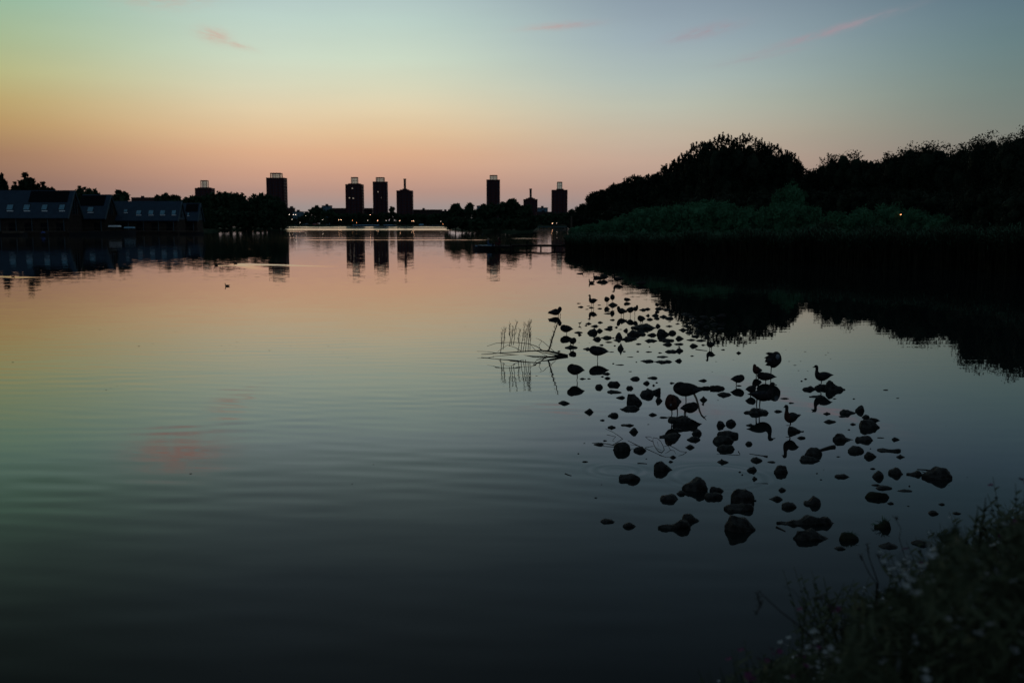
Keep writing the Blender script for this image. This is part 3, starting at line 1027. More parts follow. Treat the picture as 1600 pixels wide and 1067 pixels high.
# ------------------------------------------------------------------ street lamps
def street_lamp(px, py, Y, label, mat='lamp_white', r=0.28, base_z=1.2, pole='frame_dark', arm=0.8, grp='street lamps on the far shore'):
    p = V(px, py, Y)
    root = empty('street_lamp', (p.x, Y, base_z))
    tag(root, label, 'street lamp', grp)
    H = p.z - base_z
    MB().tube([(arm, 0, -0.5), (arm, 0, H * 0.6), (arm, 0, H + 0.12)], [0.09, 0.07, 0.05], 6).build('pole', M[pole], root)
    MB().tube([(arm, 0, H + 0.1), (arm * 0.5, 0, H + 0.24), (0, 0, H + 0.18)], 0.045, 5).build('arm', M[pole], root)
    hd = MB().ball((0, 0, H + 0.12), (r * 1.2, r * 0.8, 0.1), 8, 5).build('lamp_head', M['frame_dark'], root)
    MB().ball((0, 0, H), (r, r * 0.8, r * 0.6), 8, 6).build('bulb', M[mat], hd)


lamps = [
    (452, 335.4, 'lit lamp by the dark building at the edge of the island trees', 'lamp_white', .34),
    (458.3, 335.4, 'first of the pair of lit lamps in front of the pale grey building', 'lamp_white', .34),
    (462.0, 335.4, 'second of the pair of lit lamps in front of the pale grey building', 'lamp_white', .34),
    (477.7, 337, 'lit lamp above the small dark flat building', 'lamp_white', .24),
    (456.5, 343, 'low lit lamp under the pair before the pale grey building', 'lamp_white', .2),
    (468.7, 348.2, 'low lit lamp at the water beside the pale grey building', 'lamp_white', .24),
    (504, 343.5, 'lit lamp beyond the red parked car', 'lamp_white', .3),
    (529, 343.5, 'first of two low lamps before the long apartment slab', 'lamp_warm', .26),
    (532.8, 343.5, 'second of two low lamps before the long apartment slab', 'lamp_warm', .26),
    (550.5, 344.5, 'lit lamp at the foot of the first close tower', 'lamp_orange', .24),
    (557, 348, 'low reddish lamp over the long pale blue houseboat', 'lamp_orange', .28),
    (574.5, 345, 'dim lamp between the first two close towers', 'lamp_white', .2),
    (578.6, 335.6, 'tallest lit lamp, between the first two close towers', 'lamp_warm', .32),
    (590, 344.7, 'lit lamp at the foot of the slim middle tower', 'lamp_warm', .28),
    (603.3, 345.2, 'dim lamp between the slim tower and the squat one', 'lamp_white', .2),
    (624.8, 345.2, 'lit lamp at the foot of the squat chimney tower', 'lamp_warm', .28),
    (643.2, 345.5, 'dimmer lamp of the close pair beyond the squat tower', 'lamp_warm', .2),
    (646, 345.5, 'brighter lamp of the close pair beyond the squat tower', 'lamp_warm', .32),
    (689, 346, 'upper lamp beside the wooded island', 'lamp_white', .24),
    (692.2, 350.2, 'low orange lamp beside the wooded island', 'lamp_orange', .22),
]
for px, py, lb, mt, r in lamps:
    street_lamp(px, py, 960 if px < 540 else 958, lb, mt, r)
street_lamp(863, 349.2, 640, 'lit orange lamp in the gap before the east bank', 'lamp_warm', .2, 0.9)
street_lamp(870, 348.6, 640, 'dimmer white lamp in the gap before the east bank', 'lamp_white', .16, 0.9)
street_lamp(1407.5, 335.5, 118, 'orange lamp glowing through the willows of the east bank', 'lamp_orange', .085, 0.5, grp='lamps on the east bank')
street_lamp(1538, 334.3, 96, 'unlit lamp on a pale post among the eastern trees', 'car_grey', .12, 0.5, pole='plaster', grp='lamps on the east bank')


# pale post at the head of the jetty
root = empty('mooring_post', (V(893, 345, 150).x, 150, 0.4))
tag(root, 'tall pale wooden post standing before the dark trees by the jetty', 'post')
p0 = V(893, 339.5, 150)
MB().tube([(0, 0, -1), (0, 0, p0.z - 0.4)], [0.17, 0.14], 8).build('shaft', M['timber'], root)
MB().tube([(0, 0, p0.z - 0.39), (0, 0, p0.z - 0.25)], [0.18, 0.05], 8).build('cap', M['timber'], root)

# a low floating footbridge across the gap before the east bank
root = empty('footbridge', (V(855, 352, 560).x, 560, 0))
tag(root, 'low pale footbridge crossing the gap beside the lit lamps', 'bridge')
hw = V(890, 352, 560).x - V(855, 352, 560).x
MB().box(-hw, hw * 1.2, 0, 2.2, 0.7, 1.1).build('span', M['plaster'], root)
rl = MB()
for z in (1.7, 2.1):
    rl.box(-hw, hw * 1.2, 0.02, 0.1, z, z + 0.07)
for i in range(9):
    x = -hw + i * hw * 0.27
    rl.box(x, x + 0.08, 0.0, 0.12, 1.1, 2.1)
rl.build('railing', M['frame_dark'], root)
for x in (-hw * 0.8, 0, hw * 0.8):
    MB().tube([(x, 1.1, -1), (x, 1.1, 0.69)], 0.25, 8).build('pier', M['concrete'], root)

# ------------------------------------------------------------------ jetty with platform, boat and two people
JY = 114
x0, x1 = V(776, 386, JY).x, V(893, 386, JY).x
root = empty('jetty', ((x0 + x1) / 2, JY, 0))
tag(root, 'long dark timber jetty reaching out from the reeds to the moored boat', 'jetty')
h = (x1 - x0) / 2
m_ = MB()
nb = 46
for i in range(nb):
    a = -h + 2 * h * i / nb
    m_.box(a + 0.01, a + 2 * h / nb - 0.01, 0, 1.5, 0.50, 0.55 + 0.01 * (i % 3))
m_.build('planking', M['timber_dark'], root)
for y in (0.1, 1.25):
    MB().box(-h, h, y, y + 0.12, 0.33, 0.495).build('beam', M['timber_dark'], root)
for i in range(6):
    x = -h + 0.3 + (2 * h - 0.6) * i / 5
    for y in (0.04, 1.42):
        MB().tube([(x, y, -1.2), (x, y, 0.9 if i in (0, 2) else 0.5)], 0.08, 6).build('post', M['timber_dark'], root)
# small mooring platform in front of the jetty head
xa, xb = V(768, 390, 111.6).x, V(800, 390, 111.6).x
root = empty('mooring_platform', ((xa + xb) / 2, 111.6, 0))
tag(root, 'broad dark platform at the head of the jetty with people sitting on it', 'platform')
h = (xb - xa) / 2
MB().box(-h, h, 0, 2.3, 0.22, 0.48).build('planking', M['timber_dark'], root)
for s in (-1, 1):
    for y in (0.3, 2.0):
        MB().tube([(s * (h - 0.15), y, -1.2), (s * (h - 0.15), y, 0.75)], 0.1, 6).build('post', M['timber_dark'], root)
boat(739, 774, 113.6, 'dark boat with a pale gunwale moored against the platform of the jetty', hgt=0.36, bow=-1, grp='boats moored at the jetty', cover=None)
bt = bpy.data.objects['moored_boat.006']
MB().box(-1.0, 1.2, -0.46, 0.46, 0.40, 0.52).build('cover', M['blue_paint'], bt)


def person(px, Y, z0, label, cloth, hair, face=1, arms='lap', lean=0.0, size=1.0):
    p = V(px, 380, Y)
    root = empty('person', (p.x, Y, z0), 0 if face > 0 else PI)
    tag(root, label, 'person', 'people sitting at the end of the jetty')

    def skin_obj(name, pts, edges, radii, mat, root_i=0):
        me = bpy.data.meshes.new(name)
        me.from_pydata([tuple(Vector(q) * size) for q in pts], edges, [])
        ob = link(name, me, mat, root)
        md = ob.modifiers.new('Skin', 'SKIN')
        for i, r_ in enumerate(radii):
            me.skin_vertices[0].data[i].radius = (r_ * size, r_ * size)
        me.skin_vertices[0].data[root_i].use_root = True
        sb = ob.modifiers.new('Subdivision', 'SUBSURF')
        sb.levels = sb.render_levels = 2
        md.use_smooth_shade = True
        return ob
    # pelvis, waist, chest, neck, head; arms; legs - seated facing +x
    P = [(0, 0, .10), (-.02 + lean * .3, 0, .28), (.0 + lean * .8, 0, .46), (.02 + lean, 0, .56), (.05 + lean * 1.1, 0, .64), (.06 + lean * 1.15, 0, .78)]
    rad = [.13, .115, .13, .06, .055, .085]
    E = [(0, 1), (1, 2), (2, 3), (3, 4), (4, 5)]
    hands = []
    for s in (-1, 1):
        n = len(P)
        if arms == 'up':
            P += [(.0 + lean * .8, s * .19, .50), (.12 + lean, s * .27, .62), (.08 + lean * 1.1, s * .13, .84)]
        else:
            P += [(.0 + lean * .8, s * .19, .49), (.08, s * .23, .26), (.30, s * .12, .18)]
        rad += [.055, .045, .032]
        E += [(2, n), (n, n + 1), (n + 1, n + 2)]
        hands.append(P[-1])
        n = len(P)
        P += [(.08, s * .10, .10), (.44, s * .11, .20 if arms != 'up' else .40), (.48 if arms != 'up' else .40, s * .11, -.16 if arms != 'up' else .04), (.60 if arms != 'up' else .52, s * .11, -.20 if arms != 'up' else .0)]
        rad += [.10, .07, .05, .04]
        E += [(0, n), (n, n + 1), (n + 1, n + 2), (n + 2, n + 3)]
    body = skin_obj('body', P, E, rad, M[cloth])
    hd = Vector(P[5]) * size
    m_ = MB()
    m_.ball((hd.x + .015, 0, hd.z + .01), (.098 * size, .078 * size, .115 * size), 10, 8)
    m_.ball((hd.x + .115 * size, 0, hd.z - .005), (.02, .014, .022), 6, 4)
    for s in (-1, 1):
        m_.ball((hd.x, s * .08 * size, hd.z), (.018, .012, .03), 6, 4)
    head = m_.build('head', M['skin'], root, True)
    m_ = MB()
    for s in (-1, 1):
        m_.ball((hd.x + .1 * size, s * .033, hd.z + .03), (.012, .012, .009), 6, 4)
    m_.build('eye', M['eye'], head)
    MB().ball((hd.x + .1 * size, 0, hd.z - .05), (.012, .028, .008), 6, 4).build('mouth', M['cloth_red'], head)
    m_ = MB()
    m_.ball((hd.x - .025, 0, hd.z + .04), (.115 * size, .098 * size, .115 * size), 10, 8)
    m_.ball((hd.x - .08, 0, hd.z - .07), (.05, .075, .12), 8, 6)
    m_.build('hair', M[hair], root, True)
    for q in hands:
        q = Vector(q) * size
        m_ = MB()
        d = 1 if arms != 'up' else 0
        m_.ball(q, (.04, .03, .025), 6, 5)
        for k in range(4):
            off = (k - 1.5) * .014
            ln = .075 - abs(k - 1.2) * .008
            if d:
                m_.tube([q + Vector((.02, off, 0)), q + Vector((.02 + ln * .6, off, -.008)), q + Vector((.02 + ln, off, -.028))], [.009, .008, .006], 5)
            else:
                m_.tube([q + Vector((off * .6, off, .01)), q + Vector((off * .6, off - .01 * (1 if q.y > 0 else -1), .01 + ln * .6)), q + Vector((off * .6, off - .03 * (1 if q.y > 0 else -1), .01 + ln))], [.009, .008, .006], 5)
        m_.tube([q + Vector((-.01, .03 if q.y < 0 else -.03, 0)), q + Vector((.03, .05 if q.y < 0 else -.05, -.005))], [.01, .007], 5)
        m_.build('hand', M['skin'], root, True)
    return root


person(763, 113.6, 0.40, 'fair-haired person in a blue top sitting in the boat moored at the jetty', 'cloth_blue', 'hair_fair', 1, lean=-0.05)
person(781, 112.6, 0.48, 'person in dark maroon clothes sitting with both hands raised to the head', 'cloth_red', 'hair_dark', -1, 'up', 0.04, 1.05)

# ------------------------------------------------------------------ trees
def leaf_quads(P, size, rng, aspect=1.0, upright=0.0):
    """P (n,3) centres -> verts, quads of small rhombic leaf sprays"""
    n = len(P)
    a = rng.normal(size=(n, 3))
    a /= np.linalg.norm(a, axis=1, keepdims=True)
    if upright:
        a = a * (1 - upright) + np.array([0, 0, 1.0]) * upright * np.sign(rng.random((n, 1)) + 0.2)
        a /= np.linalg.norm(a, axis=1, keepdims=True)
    c = rng.normal(size=(n, 3))
    bb = np.cross(a, c)
    bb /= np.linalg.norm(bb, axis=1, keepdims=True) + 1e-9
    s = size * (0.55 + 0.9 * rng.random((n, 1)))
    v = np.stack([P - a * s, P - bb * s * 0.5 / aspect, P + a * s, P + bb * s * 0.5 / aspect], axis=1).reshape(-1, 3)
    f = np.arange(4 * n).reshape(-1, 4)
    return v, f


def ico_lump(c, r, rng):
    """a rough closed lump that keeps a crown's middle dense"""
    m_ = MB()
    m_.ball((0, 0, 0), (1, 1, 1), 10, 7)
    v = np.array(m_.v)
    k = 0.8 + 0.35 * rng.random((len(v), 1))
    v = v * k * np.array(r) + np.array(c)
    tri = [f for fs in m_.f.values() for f in fs]
    return v, tri


def crown_mesh(name, H, Wd, zb, leaf, n_leaf, rng, style='round', lobes=12, gap=0.0):
    cz, hz = (H + zb) / 2, (H - zb) / 2
    L = []
    for i in range(lobes):
        while True:
            p = rng.uniform(-1, 1, 3)
            if np.linalg.norm(p) < 1 and np.linalg.norm(p) > 0.25:
                break
        r = rng.uniform(0.30, 0.48)
        p = p * (1 - r)
        L.append((p, r))
    L.append((np.array([0, 0, 0.0]), 0.5))
    L.append((np.array([rng.uniform(-.15, .15), 0, 0.6]), 0.40))
    for q in range(9):
        a_ = q * 0.7 + rng.uniform(-.3, .3)
        rr_ = rng.uniform(0.38, 0.62)
        L.append((np.array([math.cos(a_) * rr_, math.sin(a_) * rr_, rng.uniform(0.28, 0.58)]), rng.uniform(0.30, 0.40)))
    if style in ('shrub', 'round'):
        for q in range(5):
            a_ = q * 1.26
            L.append((np.array([math.cos(a_) * 0.5, math.sin(a_) * 0.5, -0.55]), 0.42))
    scale = np.array([Wd, Wd, hz])
    cen = np.array([0, 0, cz])
    V_, F4, F3 = [], [], []
    n0 = 0
    for p, r in L:
        if gap and rng.random() < gap:
            continue
        v, fs = ico_lump(p * scale + cen, scale * r * 0.60, rng)
        V_.append(v)
        for f in fs:
            (F4 if len(f) == 4 else F3).append([i + n0 for i in f])
        n0 += len(v)
    # clump centres on the lobes' skins, leaves round each
    nc = max(40, n_leaf // 22)
    li = rng.integers(0, len(L), nc)
    d = rng.normal(size=(nc, 3))
    d[:, 2] += 0.25
    d /= np.linalg.norm(d, axis=1, keepdims=True)
    C = np.array([L[i][0] for i in li]) + d * np.array([[L[i][1]] for i in li]) * rng.uniform(0.70, 1.0 if style == 'round' else 1.03, (nc, 1))
    C = C * scale + cen
    per = n_leaf // nc
    spread = min(Wd, hz) * (0.085 if style != 'shrub' else 0.13)
    P = np.repeat(C, per, axis=0) + np.clip(rng.normal(size=(nc * per, 3)), -1.7, 1.7) * spread
    if style == 'upright':
        # spiky leading shoots on the upper surface
        ns = 70
        a_ = rng.uniform(0, 2 * PI, ns)
        q = np.sqrt(rng.random(ns)) * 0.85
        top = np.stack([np.cos(a_) * q * Wd, np.sin(a_) * q * Wd, cz + hz * np.sqrt(np.maximum(0, 1 - q ** 2)) * 0.93], axis=1)
        m = 26
        tt = rng.random((ns, m, 1))
        ln = rng.uniform(0.03, 0.085, (ns, 1, 1)) * H
        S = top[:, None, :] + np.array([0, 0, 1.0]) * tt * ln + rng.normal(size=(ns, m, 3)) * leaf * 0.55 * (1.15 - tt)
        P = np.concatenate([P, S.reshape(-1, 3)])
    P = P[P[:, 2] > 0.1]
    lv, lf = leaf_quads(P, leaf, rng, 1.0 if style != 'shrub' else 2.2, 0.35 if style in ('shrub', 'upright') else 0.0)
    V_.append(lv)
    lf = lf + n0
    fl = [np.array(F4), np.array(F3), lf]
    return mesh_np(name, np.concatenate(V_), fl, False)


def make_tree(px, ytop, hw_px, Y, label, style='round', mat='leaf_dark', leaf=None, n=4200, group=None, base_z=0.5, name='tree', zb=None, lobes=12, seed=None, gap=0.0, yref=None):
    rng = np.random.default_rng(int(px * 7 + ytop * 3) if seed is None else seed)
    p = V(px, ytop, Y)
    H = p.z - base_z
    Wd = hw_px * Y / FPX
    leaf = leaf or Y / FPX * 1.9
    if zb is None:
        zb = H * 0.12
    root = empty(name, (p.x, Y, base_z), rng.uniform(0, 6.28))
    tag(root, label, {'tree': 'tree', 'willow_shrub': 'shrub', 'bush': 'bush'}.get(name, 'tree'), group)
    me = crown_mesh('crown', H * 0.99, Wd, zb, leaf, n, rng, style, lobes, gap)
    link('crown' if name == 'tree' else 'foliage', me, M[mat], root)
    m_ = MB()
    tr = max(0.06, H * 0.018)
    m_.tube([(0, 0, -0.8), (0.02 * H, 0, H * 0.2), (0, 0.02 * H, H * 0.45), (0, 0, H * 0.8)], [tr * 1.5, tr, tr * 0.7, tr * 0.2], 7)
    for k in range(6):
        a_ = k * 1.05 + rng.uniform(-.3, .3)
        z0 = H * rng.uniform(0.2, 0.5)
        m_.tube([(0, 0, z0), (math.cos(a_) * Wd * 0.3, math.sin(a_) * Wd * 0.3, z0 + H * 0.12), (math.cos(a_) * Wd * 0.65, math.sin(a_) * Wd * 0.65, z0 + H * 0.26)], [tr * 0.5, tr * 0.35, tr * 0.12], 5)
    m_.build('trunk' if name == 'tree' else 'stem', M['bark'], root)
    return root


G_E = 'trees of the east bank'
east = [
    (901, 336, 13, 330, 'small round tree where the east tree belt starts', 'round'),
    (918, 318, 22, 390, 'low dark tree at the jetty end of the east tree belt', 'round'),
    (941, 299, 24, 350, 'dark tree one step taller than the low one by the jetty', 'upright'),
    (968, 287, 24, 305, 'dark spiky tree rising gently in the sloping part of the belt', 'upright'),
    (993, 276, 24, 275, 'spiky tree forming the first shoulder of the east belt', 'upright'),
    (1020, 272, 24, 245, 'spiky tree just after the first shoulder of the belt', 'upright'),
    (1044, 260, 24, 215, 'tree where the belt begins to climb to its big dome', 'upright'),
    (1070, 243, 26, 195, 'tree on the climbing flank of the big dome', 'upright'),
    (1098, 222, 32, 182, 'tall spiky tree on the rising side of the big dome', 'upright'),
    (1130, 213, 36, 166, 'tall spiky tree forming the crest of the big dome', 'upright'),
    (1168, 213, 38, 165, 'broad tall tree beside the crest of the big dome', 'upright'),
    (1204, 226, 32, 164, 'tall tree where the big dome starts falling', 'upright'),
    (1232, 240, 24, 163, 'last tree of the big dome, before the notch of sky', 'upright'),
    (1262, 268, 16, 172, 'low tree in the notch beyond the big dome', 'round'),
    (1283, 255, 24, 174, 'rounded tree just after the notch of sky', 'round'),
    (1322, 236, 28, 168, 'open-crowned tree with loose branches showing sky', 'round'),
    (1360, 246, 22, 160, 'small bushy tree between two open-crowned trees', 'round'),
    (1386, 244, 20, 150, 'ragged-topped tree before the pair of lacy crowns', 'round'),
    (1420, 228, 32, 140, 'wide lacy-crowned tree with sky gaps, first of two', 'round'),
    (1470, 225, 38, 134, 'wide lacy-crowned tree with sky gaps, second of two', 'round'),
    (1508, 235, 24, 125, 'tree filling the dip before the tallest trees', 'round'),
    (1550, 210, 34, 98, 'tall dark tree before the very edge of the belt', 'round'),
    (1600, 203, 40, 92, 'tallest dark tree, nearest to the photographer along the bank', 'round'),
    (1662, 196, 44, 86, 'great dark tree at the outer end of the belt', 'round'),
]
for i, (px, yt, hw, Y, lb, st) in enumerate(east):
    lb = lb.replace('nearest', 'closest').replace('closest to the photographer along the bank', 'standing well above its neighbours')
    lacy = 'lacy' in lb or 'open-crowned' in lb and 'between' not in lb
    if st == 'round' and px > 1250:
        yt -= 5
        hw *= 1.2
    make_tree(px, yt, hw * 1.18, Y, lb, st, n=22000 if Y < 160 else 11000, group=G_E, zb=0.4, lobes=16 if not lacy else 20, leaf=Y / FPX * 1.75, gap=0.08 if lacy else 0.0)
# lower storey that fills the belt
under = [(925, 340, 20, 340), (960, 325, 24, 290), (1000, 318, 26, 255), (1045, 312, 26, 205), (1090, 300, 30, 172), (1140, 296, 30, 150), (1190, 298, 30, 148),
         (1245, 292, 28, 150), (1290, 292, 28, 148), (1335, 290, 28, 142), (1380, 292, 28, 132), (1425, 290, 30, 122), (1470, 296, 32, 115), (1515, 290, 32, 105), (1560, 285, 34, 88), (1605, 290, 38, 82), (1650, 300, 38, 78)]
names_u = ['by the low tree at the jetty', 'under the sloping part of the belt', 'below the first shoulder', 'below the start of the climb', 'under the rising flank of the dome',
           'under the crest of the big dome', 'under the broad tree of the dome', 'below the notch of sky', 'behind the young pale willow', 'below the open-crowned tree',
           'below the ragged-topped tree', 'under the first lacy crown', 'under the second lacy crown', 'in the dip before the tallest trees', 'behind the pale lamp post', 'below the tallest dark tree', 'below the great outer tree']
for (px, yt, hw, Y), nm in zip(under, names_u):
    make_tree(px, yt, hw * 1.2, Y, 'dense dark understorey tree ' + nm, 'round', n=5000, group=G_E, zb=0.1, lobes=12)

# pale green willow scrub in front of the belt
G_W = 'willow scrub above the reeds'
wil = [
    (903, 356, 16, 128, 'tiny willow clump beside the pale post'), (926, 351, 22, 126, 'low willow clump where the reeds meet the jetty'),
    (952, 346, 22, 124, 'low feathery willow clump a little up from the jetty'), (978, 335, 24, 122, 'feathery willow starting the pale green rise'),
    (1004, 325, 26, 122, 'pale green willow on the rising edge of the scrub'), (1036, 322, 26, 122, 'pale green willow beside the rounded tallest one'),
    (1068, 317, 26, 121, 'pale green willow leaning on the broad rounded crown'), (1100, 311, 30, 120, 'broad rounded pale willow, highest of the low scrub'),
    (1134, 315, 26, 119, 'rounded willow next to the highest of the low scrub'), (1166, 323, 24, 118, 'low willow in the shallow dip of the scrub'),
    (1196, 325, 24, 117, 'low willow in front of the young upright willow'), (1228, 317, 26, 116, 'rounded willow below the young upright willow'),
    (1262, 322, 24, 116, 'willow closing the bright part of the scrub'), (1216, 296, 13, 128, 'slim young willow standing out against the dark belt'),
    (1240, 282, 21, 128, 'young upright willow with a pointed pale crown'), (1310, 333, 26, 110, 'dim willow before the scrub lit by the orange lamp'),
    (1346, 323, 26, 112, 'willow on the dark side of the orange lamp'), (1392, 319, 28, 120, 'pale willow directly behind the orange lamp'),
    (1430, 326, 24, 110, 'dim feathery willow beyond the orange lamp'), (1466, 336, 24, 106, 'last low willow before the pale lamp post'),
]
for px, yt, hw, Y, lb in wil:
    make_tree(px, yt, hw, Y, lb, 'shrub', 'leaf_willow', n=9000, group=G_W, base_z=0.4, name='willow_shrub', zb=0.05, lobes=12, leaf=Y / FPX * 2.2)
for px, yt, hw, Y, lb in [(1290, 346, 30, 100, 'low dark bush in front of the dim willow'), (1515, 350, 28, 90, 'low dark bush beside the pale lamp post'),
                          (1570, 350, 30, 82, 'low dark bush under the tallest trees'), (1625, 348, 30, 78, 'low dark bush at the end of the reeds'),
                          (1495, 345, 24, 98, 'dark bush between the last willow and the lamp post')]:
    make_tree(px, yt, hw, Y, lb, 'shrub', 'leaf_mid', n=2600, group='dark bushes behind the reeds', base_z=0.4, name='bush', zb=0.05, leaf=Y / FPX * 3)

G_I = 'trees at the tip of the west bank'
for px, yt, hw, lb in [(322, 304, 10, 'slim tree touching the smallest gable'), (338, 297, 15, 'rounded tree below the far lantern tower'), (360, 296, 16, 'tall bushy tree after the rounded one'),
                       (378, 301, 11, 'narrower tree leaning toward the gap in the crowns'), (392, 309, 10, 'low tree in the gap between the two big crowns'), (405, 299, 14, 'tall tree on the tower side of the gap'),
                       (420, 300, 14, 'leafy tree overlapping the foot of the wide dark tower'), (433, 307, 12, 'drooping tree in front of the wide dark tower'), (441, 318, 8, 'outermost low tree at the tip of the bank'),
                       (350, 325, 16, 'dark low tree under the rounded one'), (382, 328, 16, 'dark low tree under the gap'), (415, 326, 16, 'dark low tree under the tower side crowns'), (436, 336, 9, 'bush-like tree at the very tip of the bank'), (328, 330, 12, 'dark low tree beside the smallest gable')]:
    make_tree(px, yt, hw * 1.15, 395 + (px % 7) * 3 - (20 if yt > 324 else 0), lb, 'round', 'leaf_mid', n=3200, group=G_I, base_z=0.6, zb=0.1, leaf=0.62)
G_H = 'trees behind the lakeside houses'
for px, yt, hw, lb in [(3, 270, 9, 'tall dark tree cut by the picture edge behind the longest house'), (22, 284, 8, 'low tree between two taller ones behind the longest house'), (40, 269, 15, 'tallest round tree behind the longest house'),
                       (66, 285, 12, 'loose tree sloping down behind the black roof panel'), (80, 291, 8, 'small tree above the ridge of the longest house'), (124, 291, 11, 'leafy tree above the gable of the longest house'),
                       (142, 291, 14, 'round tree above the one-skylight house'), (190, 297, 13, 'tree between the one-skylight house and the long flat building'), (178, 305, 8, 'small tree beside the gable of the one-skylight house'),
                       (252, 301, 11, 'tree above the five-skylight roof'), (272, 302, 12, 'second tree above the five-skylight roof'), (295, 306, 13, 'tree behind the smallest gable'), (310, 303, 9, 'tree before the far lantern tower')]:
    make_tree(px, yt, hw * 1.1, 345 + (px % 5) * 4, lb, 'round', 'leaf_mid' if px > 100 else 'leaf_dark', n=2600, group=G_H, base_z=0.8, zb=3.0 if px < 320 else 1, leaf=0.6)
G_C = 'trees of the wooded island'
for px, yt, hw, lb in [(703, 328, 8, 'low tree starting the wooded island'), (712, 320, 7, 'small pointed tree at the start of the island'), (722, 323, 8, 'tree just after the pointed one on the island'), (733, 317, 7, 'round-topped small tree standing up from the island'),
                       (748, 325, 12, 'broad low tree before the lone tower'), (766, 318, 15, 'green rounded tree at the foot of the lone tower'), (788, 315, 15, 'tallest leafy tree of the island'), (800, 313, 11, 'tree with bare twigs on top beside the tallest one'),
                       (812, 322, 12, 'tree on the falling side of the island'), (822, 320, 10, 'tree in front of the lowest tower'), (831, 338, 9, 'low tree at the channel end of the island'),
                       (712, 342, 14, 'dark low tree at the waterline of the island start'), (742, 342, 16, 'dark low tree under the round-topped one'), (775, 342, 18, 'dark low tree below the lone tower'), (806, 343, 18, 'dark low tree under the twiggy one'), (826, 347, 10, 'dark low tree at the tip of the channel')]:
    make_tree(px, yt, hw * 1.15, 350 + (px % 6) * 4 - (15 if yt > 340 else 0), lb, 'round' if px not in (712, 800) else 'upright', 'leaf_mid', n=2600, group=G_C, base_z=0.5, zb=0.1, leaf=0.6)
# leafy edge of the far shore
G_F = 'trees along the far shore'
rngf = random.Random(5)
far = [(449, 335, 7), (458, 342, 7), (470, 338, 7), (480, 332, 7), (489, 324, 9), (497, 321, 9), (506, 326, 8), (516, 326, 8), (524, 331, 8), (533, 334, 8), (543, 333, 8), (553, 334, 8), (563, 332, 8), (573, 333, 8), (583, 335, 8), (593, 334, 8), (603, 331, 8), (612, 321, 5), (620, 333, 8), (630, 335, 8),
       (641, 334, 8), (652, 334, 8), (663, 335, 8), (674, 334, 8), (684, 333, 8), (694, 331, 8), (842, 336, 8), (852, 333, 9), (863, 332, 9), (874, 333, 9), (884, 331, 8), (893, 326, 7), (890, 335, 6)]
far_names = ['under the dark flat building', 'behind the pale grey building lamps', 'before the pale grey building', 'beside the small dark flat building', 'forming the first crest of the leafy shore', 'forming the high crest of the leafy shore',
             'below the small boxy building', 'just beyond the small boxy building', 'at the start of the long slab', 'before the first half of the long slab', 'at the foot of the first close tower', 'before the first close tower',
             'at the second corner of the first close tower', 'in the first gap between the close towers', 'at the foot of the slim tower', 'before the slim tower', 'in the second gap between the towers', 'small and pointed between slim and squat tower', 'at the foot of the squat tower',
             'before the squat tower', 'just beyond the squat tower', 'before the second long slab', 'below the middle of the second slab', 'before the end of the second slab', 'by the low closing block', 'next to the wooded island',
             'by the brown brick block', 'below the pale blue building', 'at the foot of the small-lantern tower', 'before the small-lantern tower', 'beyond the small-lantern tower', 'meeting the east belt', 'behind the tall pale post']
for (px, yt, hw), nm in zip(far, far_names):
    Y = 975 + rngf.uniform(-8, 14) if px < 800 else 900
    make_tree(px, yt, hw, Y, 'far green tree ' + nm, 'round', 'leaf_mid', n=900, group=G_F, base_z=1.0, zb=0.2, leaf=1.3, lobes=8)

# ------------------------------------------------------------------ reeds (one mass)
rng = np.random.default_rng(11)
line = [(886, 390), (893, 394), (915, 398), (960, 402), (1010, 404.5), (1060, 406), (1120, 408.5), (1180, 410.5), (1240, 412.5), (1320, 415.5), (1400, 418.5), (1480, 421.5), (1560, 425.5), (1640, 431), (1720, 437)]
LP = np.array([[*wp(a_, b_)] for a_, b_ in line])
seg = np.linalg.norm(np.diff(LP, axis=0), axis=1)
cum = np.concatenate([[0], np.cumsum(seg)])
N = 42000
u = rng.random(N) * cum[-1]
bx = np.interp(u, cum, LP[:, 0])
by = np.interp(u, cum, LP[:, 1])
dep = rng.random(N) ** 1.4 * 9.0
edge = 0.5 * np.sin(u * 0.7) + 0.35 * np.sin(u * 1.9 + 1) + 0.2 * np.sin(u * 4.3)
by = by + dep + edge * 0.8
bx = bx + dep * 0.25 + rng.normal(size=N) * 0.1
h = np.interp(bx, [5, 9, 16, 26, 40], [1.3, 1.75, 2.1, 2.45, 2.6]) * rng.uniform(0.8, 1.08, N) * (1 + 0.07 * np.sin(u * 1.1) + 0.05 * np.sin(u * 3.1))
lean = rng.normal(size=(N, 2)) * 0.10
wdt = rng.uniform(0.018, 0.04, N)
ang = rng.uniform(0, PI, N)
ux, uy = np.cos(ang) * wdt, np.sin(ang) * wdt
base = np.stack([bx, by, np.full(N, -0.1)], 1)
mid = base + np.stack([lean[:, 0] * h * 0.4, lean[:, 1] * h * 0.4, h * 0.6], 1)
tip = base + np.stack([lean[:, 0] * h * 1.4, lean[:, 1] * h * 1.4, h + 0.1], 1)
o_ = np.stack([ux, uy, np.zeros(N)], 1)
v = np.stack([base - o_, base + o_, mid + o_ * 0.8, mid - o_ * 0.8, tip + o_ * 0.1, tip - o_ * 0.1], 1).reshape(-1, 3)
k = np.arange(N)[:, None] * 6
f = np.concatenate([k + np.array([[0, 1, 2, 3]]), k + np.array([[3, 2, 4, 5]])])
